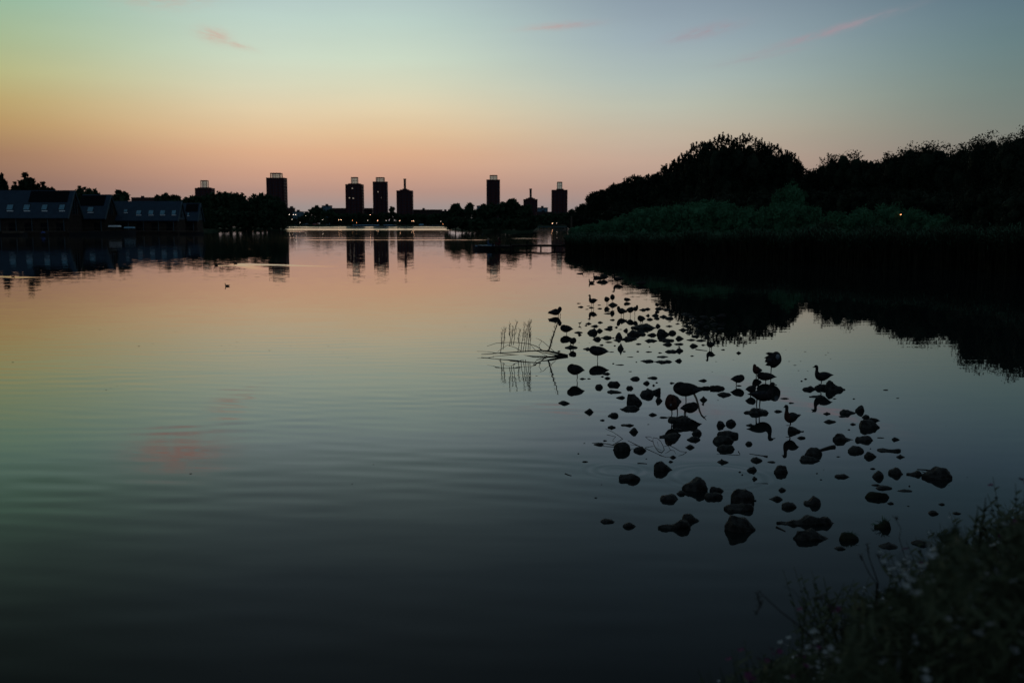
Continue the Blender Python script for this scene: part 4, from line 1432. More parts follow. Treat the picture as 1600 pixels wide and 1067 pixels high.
# a third of the stems carry a leaf blade arching off the side
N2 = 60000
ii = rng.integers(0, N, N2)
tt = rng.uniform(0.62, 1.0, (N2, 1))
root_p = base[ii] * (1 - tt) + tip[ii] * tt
a2 = rng.uniform(0, 2 * PI, N2)
ln = rng.uniform(0.2, 0.45, N2)
dirv = np.stack([np.cos(a2) * ln, np.sin(a2) * ln, ln * 0.7], 1)
t2 = root_p + dirv
side = np.stack([-np.sin(a2), np.cos(a2), np.zeros(N2)], 1) * 0.022
v2 = np.stack([root_p, root_p + dirv * 0.5 + side + np.array([0, 0, .03]), t2, root_p + dirv * 0.5 - side + np.array([0, 0, .03])], 1).reshape(-1, 3)
f2 = np.arange(4 * N2).reshape(-1, 4) + len(v)
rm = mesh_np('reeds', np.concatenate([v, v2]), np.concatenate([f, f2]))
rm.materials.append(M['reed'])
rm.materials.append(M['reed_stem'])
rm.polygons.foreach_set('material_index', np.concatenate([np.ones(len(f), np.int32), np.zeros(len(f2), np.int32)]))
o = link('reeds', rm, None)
tag(o, 'dense belt of tall reeds along the dark east bank', None, kind='stuff')

# ------------------------------------------------------------------ near bank plants
def lance_leaf(m_, p, d, up, L, Wl, droop=0.25):
    """a lance-shaped leaf of six faces"""
    d = Vector(d).normalized()
    s = d.cross(Vector(up)).normalized()
    n_ = s.cross(d)
    pts = []
    for k, wv in ((0, 0.12), (0.3, 1.0), (0.65, 0.8), (1.0, 0.02)):
        c = Vector(p) + d * L * k - Vector((0, 0, 1)) * droop * L * k * k
        pts += [c - s * Wl * wv * 0.5 + n_ * Wl * 0.15 * wv, c, c + s * Wl * wv * 0.5 + n_ * Wl * 0.15 * wv]
    fs = []
    for k in range(3):
        a_ = k * 3
        fs += [(a_, a_ + 1, a_ + 4, a_ + 3), (a_ + 1, a_ + 2, a_ + 5, a_ + 4)]
    m_.add(pts, fs)


def blossom(m_, c, r, rnd, tilt=0.5):
    ax = Vector((rnd.uniform(-tilt, tilt), rnd.uniform(-tilt, tilt), 1)).normalized()
    a_ = ax.orthogonal().normalized()
    b2 = ax.cross(a_)
    for k in range(5):
        q = k * 2 * PI / 5 + rnd.uniform(-.15, .15)
        d = a_ * math.cos(q) + b2 * math.sin(q)
        s = ax.cross(d)
        c = Vector(c)
        m_.add([c, c + d * r * 0.55 + s * r * 0.36 + ax * r * 0.2, c + d * r + ax * r * 0.3, c + d * r * 0.55 - s * r * 0.36 + ax * r * 0.2], [(0, 1, 2, 3)])


def herb_proto(seed, flower, label, group, h=1.0, bare=False):
    rnd = random.Random(seed)
    root = empty('flowering_herb' if flower else 'leafy_herb')
    tag(root, label, 'plant', group)
    bend = Vector((rnd.uniform(-.12, .12), rnd.uniform(-.12, .12), 0))

    def sp(k):
        return bend * k * k + Vector((0.012 * math.sin(k * 9 + seed), 0.012 * math.cos(k * 7 + seed), k * h))
    st = MB()
    st.tube([sp(k / 7) for k in range(8)], [0.006 - 0.0045 * k / 7 for k in range(8)], 5)
    lf = MB()
    tips = [sp(1.0)]
    nl = 30
    for i in range(nl):
        k = 0.12 + 0.85 * i / nl
        a_ = i * 2.4 + rnd.uniform(-.3, .3)
        d = Vector((math.cos(a_), math.sin(a_), rnd.uniform(0.3, 1.0)))
        lance_leaf(lf, sp(k), d, (0, 0, 1), rnd.uniform(0.06, 0.115) * (1.1 - 0.5 * k), rnd.uniform(0.014, 0.024), rnd.uniform(0.1, 0.5))
    for i in range(5):
        k = rnd.uniform(0.45, 0.85)
        a_ = rnd.uniform(0, 6.28)
        b0 = sp(k)
        d = Vector((math.cos(a_) * 0.5, math.sin(a_) * 0.5, 1)).normalized()
        ln = (1 - k) * h * rnd.uniform(0.6, 1.0) + 0.05
        st.tube([b0, b0 + d * ln * 0.5, b0 + d * ln + Vector((0, 0, 0.02))], [0.003, 0.0022, 0.001], 4)
        tips.append(b0 + d * ln)
        for j in range(9):
            q = 0.2 + 0.8 * j / 9
            aa = j * 2.4
            lance_leaf(lf, b0 + d * ln * q, Vector((math.cos(aa), math.sin(aa), 0.7)), (0, 0, 1), rnd.uniform(0.035, 0.07), rnd.uniform(0.01, 0.016), 0.2)
    st.build('stem', M['herb'], root)
    lf.build('leaves', M['herb'], root)
    if flower:
        mats = {'white': 'petal_white', 'pink': 'petal_pink', 'yellow': 'petal_yellow'}
        for tp in tips[:4]:
            bl = MB()
            for j in range(rnd.randint(2, 5)):
                blossom(bl, tp + Vector((rnd.uniform(-.02, .02), rnd.uniform(-.02, .02), rnd.uniform(-.045, .012))), rnd.uniform(0.009, 0.016) * (1 if flower != 'yellow' else .8), rnd)
            bl.build('blossom', M[mats[flower]], root)
    return root


G_P = 'wild flowers on the near bank'
protos = {
    'white': [herb_proto(s, 'white', l_, G_P) for s, l_ in ((1, 'white-flowered herb with narrow leaves crowding the near bank'), (2, 'many-branched white-flowered herb crowding the near bank'), (3, 'leaning white-flowered herb crowding the near bank'))],
    'pink': [herb_proto(s, 'pink', 'herb with small magenta flower heads on the near bank', G_P) for s in (5, 6)],
    'none': [herb_proto(s, None, 'flowerless narrow-leaved herb on the near bank', G_P) for s in (8, 9, 10)],
    'yellow': [herb_proto(12, 'yellow', 'only yellow-flowered herb on the near bank', G_P)],
}
prof_x = [1130, 1155, 1185, 1225, 1262, 1290, 1312, 1330, 1355, 1390, 1425, 1450, 1480, 1520, 1550, 1566, 1582, 1600, 1640]
prof_y = [1085, 1045, 1015, 1000, 1025, 1000, 968, 925, 912, 892, 878, 856, 818, 808, 820, 836, 798, 782, 768]


def proj(p):
    v = Vector(p) - Vector((0, 0, CAM_H))
    f = v.y * _cp - v.z * _sp
    upc = v.y * _sp + v.z * _cp
    return 800 + FPX * v.x / f, 533.5 - FPX * upc / f


rnd = random.Random(21)
used_p = set()


def put_plant(kind, x, y, hgt, label=None, rz=None):
    pr = rnd.choice(protos[kind])
    if pr.name in used_p:
        o = copy_tree(pr)
    else:
        o = pr
        used_p.add(pr.name)
    o.location = (x, y, bank_z(x, y) - 0.03)
    o.rotation_euler.z = rnd.uniform(0, 6.28) if rz is None else rz
    o.scale = (1, 1, 1)
    s = hgt
    o.scale = (0.75 + 0.25 * s, 0.75 + 0.25 * s, s)
    if label:
        o['label'] = label
    return o


count = 0
tries = 0
while count < 250 and tries < 30000:
    tries += 1
    y = rnd.uniform(2.2, 7.2)
    x = rnd.uniform(0.22 * y, 0.62 * y)
    z0 = bank_z(x, y)
    if z0 < -0.05:
        continue
    hgt = rnd.uniform(0.5, 1.25)
    px, py = proj((x, y, z0 + hgt))
    lim = float(np.interp(px, prof_x, prof_y))
    if py < lim + 2 or py > lim + (120 if count % 2 else 300) or px > 1680:
        continue
    r_ = rnd.random()
    kind = 'white' if r_ < 0.42 else 'none'
    if px < 1250 and rnd.random() < 0.16:
        kind = 'pink'
    elif r_ > 0.98:
        kind = 'pink'
    put_plant(kind, x, y, hgt)
    count += 1


def plant_at(kind, px, py, y, label, hmax=1.4):
    """place one plant so that its tip is seen at the pixel, at distance y"""
    p = V(px, py, y)
    hh = p.z - bank_z(p.x, p.y)
    o = put_plant(kind, p.x, y, hh, label, rz=0.0)
    src = o.children[0].data
    top = max((v.co for v in src.vertices), key=lambda c: c.z)
    o.location.x -= top.x * o.scale.x
    o.location.y -= top.y * o.scale.y
    return o


plant_at('yellow', 1458, 935, 3.6, None)
plant_at('pink', 1592, 738, 4.2, 'tallest magenta-flowered herb rising above the rest of the bank')
plant_at('white', 1520, 806, 4.6, 'tall white-flowered herb on the crest of the bank growth')
plant_at('pink', 1494, 826, 4.4, 'magenta herb just in front of the tall white-flowered one')
plant_at('white', 1446, 838, 4.6, 'white-flowered herb leaning out toward the last stone')
plant_at('none', 1590, 790, 4.0, 'dark leafy herb below the tallest magenta one')
plant_at('none', 1605, 800, 3.7, 'dark leafy herb beside the tallest magenta one')
plant_at('white', 1412, 862, 4.0, 'white-flowered herb beside the thin bent stalks')
plant_at('pink', 1292, 935, 3.5, 'magenta-flowered stem leaning out alone over the dark water')

def mnp(x, y, z):
    return 0.55 + 0.5 * np.sin(x * 9.1 + 2 * np.sin(z * 7)) * np.sin(y * 7.3 + 1.7 * np.sin(x * 5)) + 0.25 * np.sin(z * 15 + x * 6)


for k, (a_, b2, yy) in enumerate([(1572, 800, 4.1), (1582, 786, 3.9), (1598, 776, 4.3), (1608, 770, 4.0), (1560, 824, 4.0), (1330, 905, 3.9), (1345, 900, 4.0), (1322, 925, 3.7), (1368, 893, 4.1), (1235, 985, 3.5), (1200, 1000, 3.3), (1180, 1015, 3.3), (1222, 992, 3.4), (1392, 880, 4.1)]):
    plant_at('pink' if k in (10, 11) else ('white' if k in (9, 12, 13) else 'none'), a_, b2, yy, None)
# undergrowth that closes the gaps between the stems
rng = np.random.default_rng(4)
N = 330000
y = rng.uniform(1.9, 7.6, N)
x = rng.uniform(0.16, 0.68, N) * y
z0 = np.clip((np.interp(x, [-40, -8, -2, 0, 1, 2, 3, 4, 6, 10, 30, 90], [1.0, 1.8, 2.3, 3.5, 4.7, 5.7, 6.7, 7.6, 9.2, 12.0, 24.0, 45.0]) - y) * 0.42, -0.6, 1.35)
hh = rng.uniform(0.0, 1.3, N)
z = z0 + hh
vx, vy, vz = x, y, z - CAM_H
fz = vy * _cp - vz * _sp
px = 800 + FPX * vx / fz
py = 533.5 - FPX * (vy * _sp + vz * _cp) / fz
lim = np.interp(px, prof_x, prof_y) + 26 + 14 * np.sin(px * 0.05) + 8 * np.sin(px * 0.13) + rng.exponential(30, N)
ok = (z0 > -0.02) & (py > lim) & (mnp(x, y, z) > 0.35 + rng.random(N) * 0.7)
P = np.stack([x, y, z], 1)[ok]
lv, lf = leaf_quads(P, 0.026, rng, 2.6, 0.3)
um = mesh_np('undergrowth', lv, lf)
um.materials.append(M['herb'])
um.materials.append(M['petal_white'])
pale = (rng.random(len(lf)) < 0.03 * (np.sin(P[:, 0] * 6) + np.sin(P[:, 1] * 5 + 1) > 0.2)).astype(np.int32)
um.polygons.foreach_set('material_index', pale)
o = link('undergrowth', um, None)
tag(o, 'dense leafy undergrowth covering the near bank', None, kind='stuff')

# thin bare stalks leaning over the water
def stalk(pts, Y, label, r=0.0035, tufts=(), name='bent_stalk', mat='twig'):
    P3 = [V(a_, b_, Y + k * 0.02) for k, (a_, b_) in enumerate(pts)]
    base = Vector((P3[0].x, P3[0].y, bank_z(P3[0].x, P3[0].y)))
    root = empty(name, tuple(base))
    tag(root, label, 'stalk', 'bare stalks over the water')
    Q = [Vector((0, 0, 0))] + [p - base for p in P3]
    MB().tube(Q, [r * (1 - 0.6 * i / (len(Q) - 1)) for i in range(len(Q))], 5).build('stem', M[mat], root)
    for (a_, b_, c_, d_) in tufts:
        p, q = V(a_, b_, Y + 0.1) - base, V(c_, d_, Y + 0.1) - base
        m_ = MB()
        for j in range(7):
            k = j / 6
            c = p.lerp(q, k)
            lance_leaf(m_, c, (math.cos(j * 2.3), math.sin(j * 2.3), 0.6), (0, 0, 1), 0.022, 0.006)
        m_.tube([p, q], 0.0025, 4)
        m_.build('seed_head', M[mat], root)


stalk([(1300, 1040), (1280, 1008), (1250, 978), (1220, 955), (1195, 932), (1185, 923)], 3.3, 'long thin arching stalk with a hanging seed head, apart from the bank growth', tufts=((1183, 925, 1187, 944), (1180, 960, 1190, 942)))
stalk([(1310, 1040), (1280, 980), (1262, 950), (1240, 922), (1225, 915)], 3.4, 'faint second arching stalk behind the one with the seed head', r=0.002)
stalk([(1320, 960), (1300, 945), (1285, 935), (1272, 936)], 3.4, 'short twig-like stalk beside the lone magenta stem', tufts=((1272, 936, 1285, 934),))
stalk([(1416, 880), (1411, 860), (1405, 840), (1408, 826), (1398, 808)], 4.4, 'tall hooked stalk curling over the grassy stone', r=0.0025, tufts=((1398, 808, 1402, 812),))
stalk([(1400, 905), (1385, 890), (1376, 880), (1371, 866)], 4.1, 'stalk with a dark bud before the grassy stones', tufts=((1371, 866, 1374, 872),))
stalk([(1372, 910), (1365, 890), (1358, 870), (1355, 848)], 4.1, 'upright dark seed spike out over the water', tufts=((1355, 850, 1357, 866),))
stalk([(1370, 912), (1358, 895), (1344, 866)], 4.1, 'short spike beside the upright dark seed spike', tufts=((1344, 867, 1347, 875),))

# ------------------------------------------------------------------ birds
POSES = {
    # unit box, heading -x: (x, z, radius in units of height)
    'alert': dict(sp=[(1.0, .38, .012), (.90, .39, .06), (.76, .37, .15), (.60, .32, .235), (.43, .29, .275), (.29, .34, .235), (.21, .48, .155), (.185, .62, .098), (.19, .74, .088), (.185, .84, .094), (.16, .905, .098), (.105, .905, .082), (.07, .885, .045)],
                  bill=((.085, .885), (-.02, .85), .040), eye=(.12, .935), wing=(.60, .42, .30, .15)),
    'sleep': dict(sp=[(1.0, .40, .014), (.90, .43, .10), (.78, .46, .25), (.62, .47, .38), (.45, .465, .455), (.28, .47, .43), (.14, .50, .30), (.09, .60, .21), (.13, .73, .19), (.22, .82, .165), (.34, .80, .13), (.45, .72, .06)],
                  bill=None, eye=None, wing=(.58, .47, .34, .24)),
    'preen': dict(sp=[(1.0, .24, .014), (.89, .28, .09), (.73, .34, .22), (.55, .37, .33), (.37, .41, .37), (.23, .52, .28), (.17, .70, .20), (.15, .86, .14), (.085, .82, .12), (.07, .64, .11), (.10, .48, .06)],
                  bill=None, eye=None, wing=(.62, .38, .33, .2)),
    'feed': dict(sp=[(1.0, .66, .014), (.92, .66, .07), (.79, .64, .19), (.62, .60, .31), (.45, .58, .37), (.31, .55, .32), (.21, .46, .20), (.17, .34, .12), (.15, .22, .095), (.12, .13, .10), (.07, .10, .07)],
                 bill=((.08, .10), (0.0, .09), .03), eye=(.1, .14), wing=(.6, .62, .32, .2)),
    'swim': dict(sp=[(1.0, .36, .015), (.88, .32, .1), (.7, .22, .24), (.5, .16, .32), (.3, .18, .30), (.2, .34, .19), (.17, .52, .12), (.17, .7, .10), (.17, .84, .11), (.13, .9, .11), (.08, .87, .06)],
                 bill=((.09, .87), (0.0, .83), .045), eye=(.12, .93), wing=(.62, .3, .3, .16)),
}
BIRDS = []
HEADED = {}


def bird(pose, xl, xr, yt, yb, yw, label, nick, face=-1, yaw=0.0, legs=(), yf=None, chest=None, extra=None, name='duck', cat='duck', dz=0.0, ripple=False):
    """xl..xr, yt..yb: silhouette of head and body in picture pixels; yw: its waterline row; face -1 heads left; yf: row of the feet"""
    cxp = (xl + xr) / 2
    Y = W(cxp, yw).y
    a, b_ = V(xl, yb, Y), V(xr, yb, Y)
    zt, zb = V(cxp, yt, Y).z, V(cxp, yb, Y).z
    Wd, Hh = b_.x - a.x, zt - zb
    cx = (a.x + b_.x) / 2
    zf = 0.0 if yf is None else max(0.0, V(cxp, yf, Y).z)
    root = empty(name, (cx, Y, zf))
    tag(root, label, cat, 'birds resting among the stones' if not ripple else 'birds swimming on the open water')
    ps = POSES[pose]
    ya = R(yaw)
    # length so that the yawed silhouette keeps its picture width
    L = Wd / max(0.35, abs(math.cos(ya)) + 0.0)
    if yaw:
        L = min(L, Hh * 2.6)
    base = zb - zf

    def tp(x, z, y=0.0):
        lx = (x - 0.5) * L * (-face)
        lz = base + z * Hh
        return Vector((lx * math.cos(ya) - y * math.sin(ya), lx * math.sin(ya) + y * math.cos(ya), lz))
    # dense the spine with Catmull-Rom
    sp = ps['sp']
    den = []
    for i in range(len(sp) - 1):
        p0, p1, p2, p3 = sp[max(i - 1, 0)], sp[i], sp[i + 1], sp[min(i + 2, len(sp) - 1)]
        for k in range(3):
            q = k / 3
            den.append(tuple(0.5 * ((2 * p1[j]) + (-p0[j] + p2[j]) * q + (2 * p0[j] - 5 * p1[j] + 4 * p2[j] - p3[j]) * q * q + (-p0[j] + 3 * p1[j] - 3 * p2[j] + p3[j]) * q ** 3) for j in range(3)))
    den.append(sp[-1])
    verts, faces = [], []
    SEG = 12
    for i, (x, z, r) in enumerate(den):
        n0, n1 = den[max(i - 1, 0)], den[min(i + 1, len(den) - 1)]
        tx, tz = (n1[0] - n0[0]) * L * (-face), (n1[1] - n0[1]) * Hh
        ln = math.hypot(tx, tz) or 1
        tx, tz = tx / ln, tz / ln
        r = max(r, .006)
        for k in range(SEG):
            q = 2 * PI * k / SEG
            off_n, off_y = math.cos(q) * r * Hh, math.sin(q) * r * Hh * (0.82 if r > .15 else .9)
            lx = (x - 0.5) * L * (-face) - tz * off_n
            lz = base + z * Hh + tx * off_n
            verts.append((lx * math.cos(ya) - off_y * math.sin(ya), lx * math.sin(ya) + off_y * math.cos(ya), lz))
    for i in range(len(den) - 1):
        for k in range(SEG):
            k2 = (k + 1) % SEG
            faces.append((i * SEG + k, i * SEG + k2, (i + 1) * SEG + k2, (i + 1) * SEG + k))
    faces.append(tuple(range(SEG - 1, -1, -1)))
    faces.append(tuple(range((len(den) - 1) * SEG, len(den) * SEG)))
    body = MB().add(verts, faces).build('body', M['feather'], root, True)
    if chest:
        body.data.materials.append(M[chest])
        n_ = len(body.data.polygons)
        for p in body.data.polygons:
            xx = sum(verts[i][0] * math.cos(ya) + verts[i][1] * math.sin(ya) for i in p.vertices) / len(p.vertices)
            u = 0.5 + xx / L * (-face)
            zz = (sum(verts[i][2] for i in p.vertices) / len(p.vertices) - base) / Hh
            if u < 0.36 and (pose != 'alert' or zz < 0.66):
                p.material_index = 1
    # wings: shallow shells along each flank with stepped feather tips
    wx, wz, wl, wh = ps['wing']
    for s in (-1, 1):
        m_ = MB()
        ry = 0.19 * Hh if pose not in ('sleep', 'preen') else 0.30 * Hh
        vs, fs = [], []
        nu, nv = 8, 5
        for i in range(nu + 1):
            u = i / nu
            th = math.sin(PI * min(1, u * 0.96 + 0.02)) ** 0.6
            for j in range(nv):
                v_ = j / (nv - 1) * 2 - 1
                zz = wz + v_ * wh * th * (1 - 0.2 * u) + 0.02 * (1 - u)
                xx = wx - wl + 2 * wl * u
                yy = s * (ry * math.sqrt(max(0.05, 1 - (v_ * .8) ** 2)) * (0.55 + 0.45 * th) * 0.98 + .012 * Hh)
                vs.append(tuple(tp(xx, zz, yy)))
        for i in range(nu):
            for j in range(nv - 1):
                fs.append((i * nv + j, (i + 1) * nv + j, (i + 1) * nv + j + 1, i * nv + j + 1))
        m_.add(vs, fs)
        m_.build('wing', M['feather_wing'], root, True)
    if ps['bill']:
        (x0, z0), (x1, z1), r = ps['bill']
        p0, p1 = tp(x0, z0), tp(x1, z1)
        m_ = MB()
        m_.tube([p0, p0.lerp(p1, 0.5), p0.lerp(p1, 0.9), p1], [r * Hh, r * Hh * 0.7, r * Hh * 0.55, r * Hh * 0.2], 6, 1.0)
        m_.build('bill', M['bill'], root, True)
    if ps['eye'] and Wd > 0.2:
        for s in (-1, 1):
            q = tp(ps['eye'][0], ps['eye'][1], s * 0.078 * Hh)
            MB().ball(q, 0.008 * 1.0, 6, 5).build('eye', M['eye'], root, True)
    for lx in legs:
        xx = V(lx, yb, Y).x - cx
        ytop = base + 0.22 * Hh
        fr = -face
        off = 0.02 if lx == legs[0] else -0.03
        m_ = MB()
        hz_ = base * 0.45
        m_.tube([(xx, off, ytop), (xx + 0.006 * fr, off, max(base, .02)), (xx + 0.010 * fr, off, hz_), (xx, off, 0.0), (xx, off, -0.06 if yf is None else 0.002)], [0.014, 0.010, 0.0085, 0.007, 0.007], 6)
        if yf is not None:
            m_.add([(xx, off, 0.012), (xx - 0.05 * fr, off - 0.022, 0.004), (xx - 0.055 * fr, off + 0.022, 0.004), (xx + .012 * fr, off, 0.003)], [(0, 1, 2), (0, 2, 3), (0, 3, 1)])
        m_.build('leg', M['leg'], root, True)
    if extra:
        extra(root, tp, L, Hh)
    BIRDS.append((cxp, (yw if yf is None else yf), nick))
    return root


def messy_wings(root, tp, L, Hh):
    # half-spread wing feathers jutting out behind, and a pale cheek and neck patch
    for q, (x0, z0, x1, z1) in enumerate([(.45, .80, 1.0, .86), (.5, .62, 1.08, .60), (.5, .45, 1.04, .36), (.55, .30, .98, .16)]):
        m_ = MB()
        a_, b2 = tp(x0, z0 + .1, 0.03), tp(x0, z0 - .12, -0.03)
        c = tp(x1, z1)
        d1, d2 = tp((x0 + x1) / 2, (z0 + z1) / 2 + .09, 0.06), tp((x0 + x1) / 2, (z0 + z1) / 2 - .09, -0.06)
        e1, e2 = tp((x0 + x1) / 2 - .02, (z0 + z1) / 2 + .09, -0.04), tp((x0 + x1) / 2, (z0 + z1) / 2 - .09, 0.04)
        m_.add([a_, d1, c, d2, b2, e1, e2], [(0, 1, 5), (1, 2, 5), (0, 5, 6, 4), (5, 2, 6), (1, 0, 4, 3), (1, 3, 2), (3, 4, 6), (3, 6, 2)])
        m_.build('wing_feather', M['feather_wing'], root)
    m_ = MB()
    c = tp(.22, .70)
    m_.ball((c.x, c.y - 0.33 * Hh, c.z), (.04, .03, .055), 8, 6)
    m_.build('neck_patch', M['feather_pale'], root, True)


def pale_spot(fx, fz, rx=.018, rz_=.018):
    def f(root, tp, L, Hh):
        c = tp(fx, fz)
        MB().ball((c.x, c.y - Hh * .25, c.z), (rx, .012, rz_), 8, 6).build('pale_spot', M['feather_pale'], root, True)
    return f


# far group by the reeds' edge
bird('swim', 900, 913, 424.5, 428.5, 428, 'duck swimming farthest out toward the jetty, beyond all the stones', 'far swimming duck', face=1)
bird('swim', 919, 930, 436, 442.5, 442.5, 'duck with raised head at the open-water end of the far cluster', 'head-up far duck')
bird('swim', 926, 937, 427, 434.5, 434.5, 'duck with raised head behind the one at the open-water end', 'rear far duck')
bird('sleep', 931, 942, 431, 438, 438, 'hunched duck in the middle of the far dark cluster', 'hunched far duck', face=1)
bird('sleep', 938, 951, 428, 437, 437, 'rounded resting duck between the hunched one and the long-necked one', 'rounded far duck')
bird('alert', 956, 976, 427, 440, 442, 'long-necked goose with raised head at the end of the far cluster', 'far long-necked goose', legs=(965,), name='goose', cat='goose')
bird('sleep', 992, 1009, 439, 446, 446, 'dim resting goose lying in the reflection of the dark trees', 'dim far goose', face=1, name='goose', cat='goose')
# middle left
bird('preen', 855.6, 877.7, 479, 493, 494, 'goose preening its chest, standing alone above the fallen branch', 'lone preening goose', face=1, legs=(873, 875.5), name='goose', cat='goose')
bird('sleep', 876, 896, 507, 519.5, 522, 'goose asleep on one leg between the preening goose and the fallen branch', 'small one-legged sleeper', legs=(885,), name='goose', cat='goose')
bird('sleep', 888, 899.3, 527, 538, 543, 'small duck asleep on the flat stone at the thick end of the fallen branch', 'duck by the branch', face=1, yf=541, legs=(892, 896))
bird('alert', 918.8, 934.2, 460.2, 474.6, 480.5, 'slender goose standing tall on two legs in open shallow water', 'slender standing goose', legs=(924.4, 927.2), name='goose', cat='goose', yf=479.6)
bird('sleep', 944.3, 953, 463, 472, 475.5, 'little duck facing the camera beside the humped stone', 'little frontal duck', yaw=62, legs=(948, 949.6))
bird('sleep', 953.8, 960.3, 459, 469, 477, 'slim duck perched on the humped stone, seen end-on', 'slim perched duck', yaw=80, legs=(957,), yf=471.8)
bird('sleep', 975, 986.3, 465, 471.3, 471.5, 'duck lying asleep on the water between the humped stone and the dark reflections', 'floating sleeping duck', face=-1)
bird('preen', 964, 980.2, 478, 491, 494, 'preening duck, first of three standing in a row', 'first duck of the row', legs=(970.4, 974))
bird('sleep', 977.5, 989.4, 479.3, 489, 494, 'plump duck, middle of three standing in a row', 'middle duck of the row', face=1, legs=(985.3,))
bird('preen', 987.3, 996.5, 476.3, 486.6, 494, 'upright preening duck, last of three standing in a row', 'last duck of the row', face=1, legs=(992.4,))
bird('sleep', 997, 1009, 492.5, 503, 507, 'duck standing below the row of three on the long low stone', 'duck below the row', legs=(1001, 1003.6), yf=506)
bird('sleep', 1024.2, 1031, 473, 479.3, 482, 'duck lying on a pale-topped stone at the edge of the dark reflections', 'duck on the pale stone', yf=480)
bird('sleep', 1118, 1134, 490, 498, 500, 'grey-winged goose resting in the dark reflection near two crossed sticks', 'grey-winged dark goose', face=1, name='goose', cat='goose')
bird('alert', 902.8, 908.9, 502.3, 506.2, 508, 'tiny long-tailed shore bird standing between the stones', 'tiny shore bird', face=1, legs=(906,), name='shore_bird', cat='bird')
# two big one-legged sleepers
bird('sleep', 921, 952, 539.8, 556, 563.5, 'large goose asleep on one long leg, pale head tucked on its back', 'large one-legged sleeper', legs=(933.4,), name='goose', cat='goose')
bird('sleep', 887.5, 914, 568, 586, 594.5, 'goose balancing on one bent leg closest to the fallen branch', 'bent-legged goose', legs=(901.5,), name='goose', cat='goose')
# right of the field, against the dark
bird('alert', 1103, 1118.5, 527.5, 543.4, 546, 'duck standing with raised head against the dark tree reflection', 'duck against the dark', legs=(1108.8, 1110.8))
# the brown group
bird('sleep', 1052, 1098, 596, 619.5, 636, 'large grey goose asleep at the back of the brown-breasted group', 'grey goose of the group', legs=(1071.5,), name='goose', cat='goose')
bird('sleep', 1062, 1089.5, 627.5, 645.5, 651, 'grey-winged duck, the lowest of the brown-breasted group', 'grey-winged group duck', face=1, legs=(1070.5,), yf=652)
bird('sleep', 1040.2, 1064, 614, 641.3, 655, 'goose with a chestnut breast and a small white spot, front of the group', 'chestnut-breasted goose', yaw=48, legs=(1049.4, 1057.2), yf=652, chest='feather_chest', name='goose', cat='goose', extra=pale_spot(.2, .42, .022, .02))
# stack of ducks
bird('sleep', 1195, 1217, 548.5, 575, 588, 'goose flapping its half-open wings, with a pale neck, at the top of the duck column', 'flapping goose', face=1, legs=(1206,), extra=messy_wings, name='goose', cat='goose')
bird('preen', 1176, 1190.3, 568, 585, 588, 'brownish duck preening behind the middle of the duck column', 'back duck of the column', legs=(1181.6, 1184), chest='feather_chest', yaw=30)
bird('sleep', 1182.5, 1213.7, 580.8, 594.6, 597, 'dark broad duck in the middle of the duck column', 'broad duck of the column', legs=(1196.3,))
bird('sleep', 1164.2, 1180.2, 601.3, 613.6, 617, 'small duck with pointed tail beside the lowest duck of the column', 'pointed-tail duck', face=1, legs=(1174,))
bird('alert', 1167.5, 1212.5, 597, 627.5, 643, 'large duck with raised head on the turtle-shaped stone, at the foot of the duck column', 'foot duck of the column', face=1, legs=(1183.5, 1187.2), yf=639)
bird('sleep', 1141, 1162.4, 584.8, 598.2, 602.5, 'round duck asleep on one leg by the driftwood log', 'round one-legged duck', face=1, legs=(1151.5,))
bird('alert', 1269.5, 1302.2, 570.2, 595.8, 607, 'duck with raised head standing on the dark boulders', 'duck on the boulders', legs=(1283.3,), yf=601)
bird('alert', 1223.7, 1249.8, 632.2, 661.2, 674, 'duck with a rusty breast and raised head standing on a pointed stone', 'rusty-breasted duck', legs=(1234.8,), yf=665.5, chest='feather_chest')
bird('sleep', 1357, 1375.4, 652.3, 661, 663, 'duck dozing behind the large boulder, bill toward the open bank water', 'dozing boulder duck', face=-1)
# swimmers on the open water
bird('swim', 350.6, 359.8, 442.5, 447.3, 447.3, 'slim dark grebe swimming alone with upright neck', 'lone grebe', ripple=True, name='grebe', cat='grebe')
bird('swim', 334.5, 341.6, 411.6, 415.8, 415.6, 'duck leading a long bright wake on the open water', 'leading swimmer', ripple=True)
bird('swim', 364.5, 371.8, 409.2, 412.8, 412.6, 'duck following the first with its own bright wake', 'following swimmer', ripple=True)
bird('swim', 17, 23.5, 429.6, 433.0, 432.8, 'duck swimming at the far west with a bright wake', 'western swimmer', face=1, ripple=True)

# ------------------------------------------------------------------ stones
ROCKS = []
rk = random.Random(77)


ROCK_TEX = bpy.data.textures.new('rock_relief', 'VORONOI')
ROCK_TEX.noise_scale = 0.11
ROCK_TEX.noise_intensity = 1.0


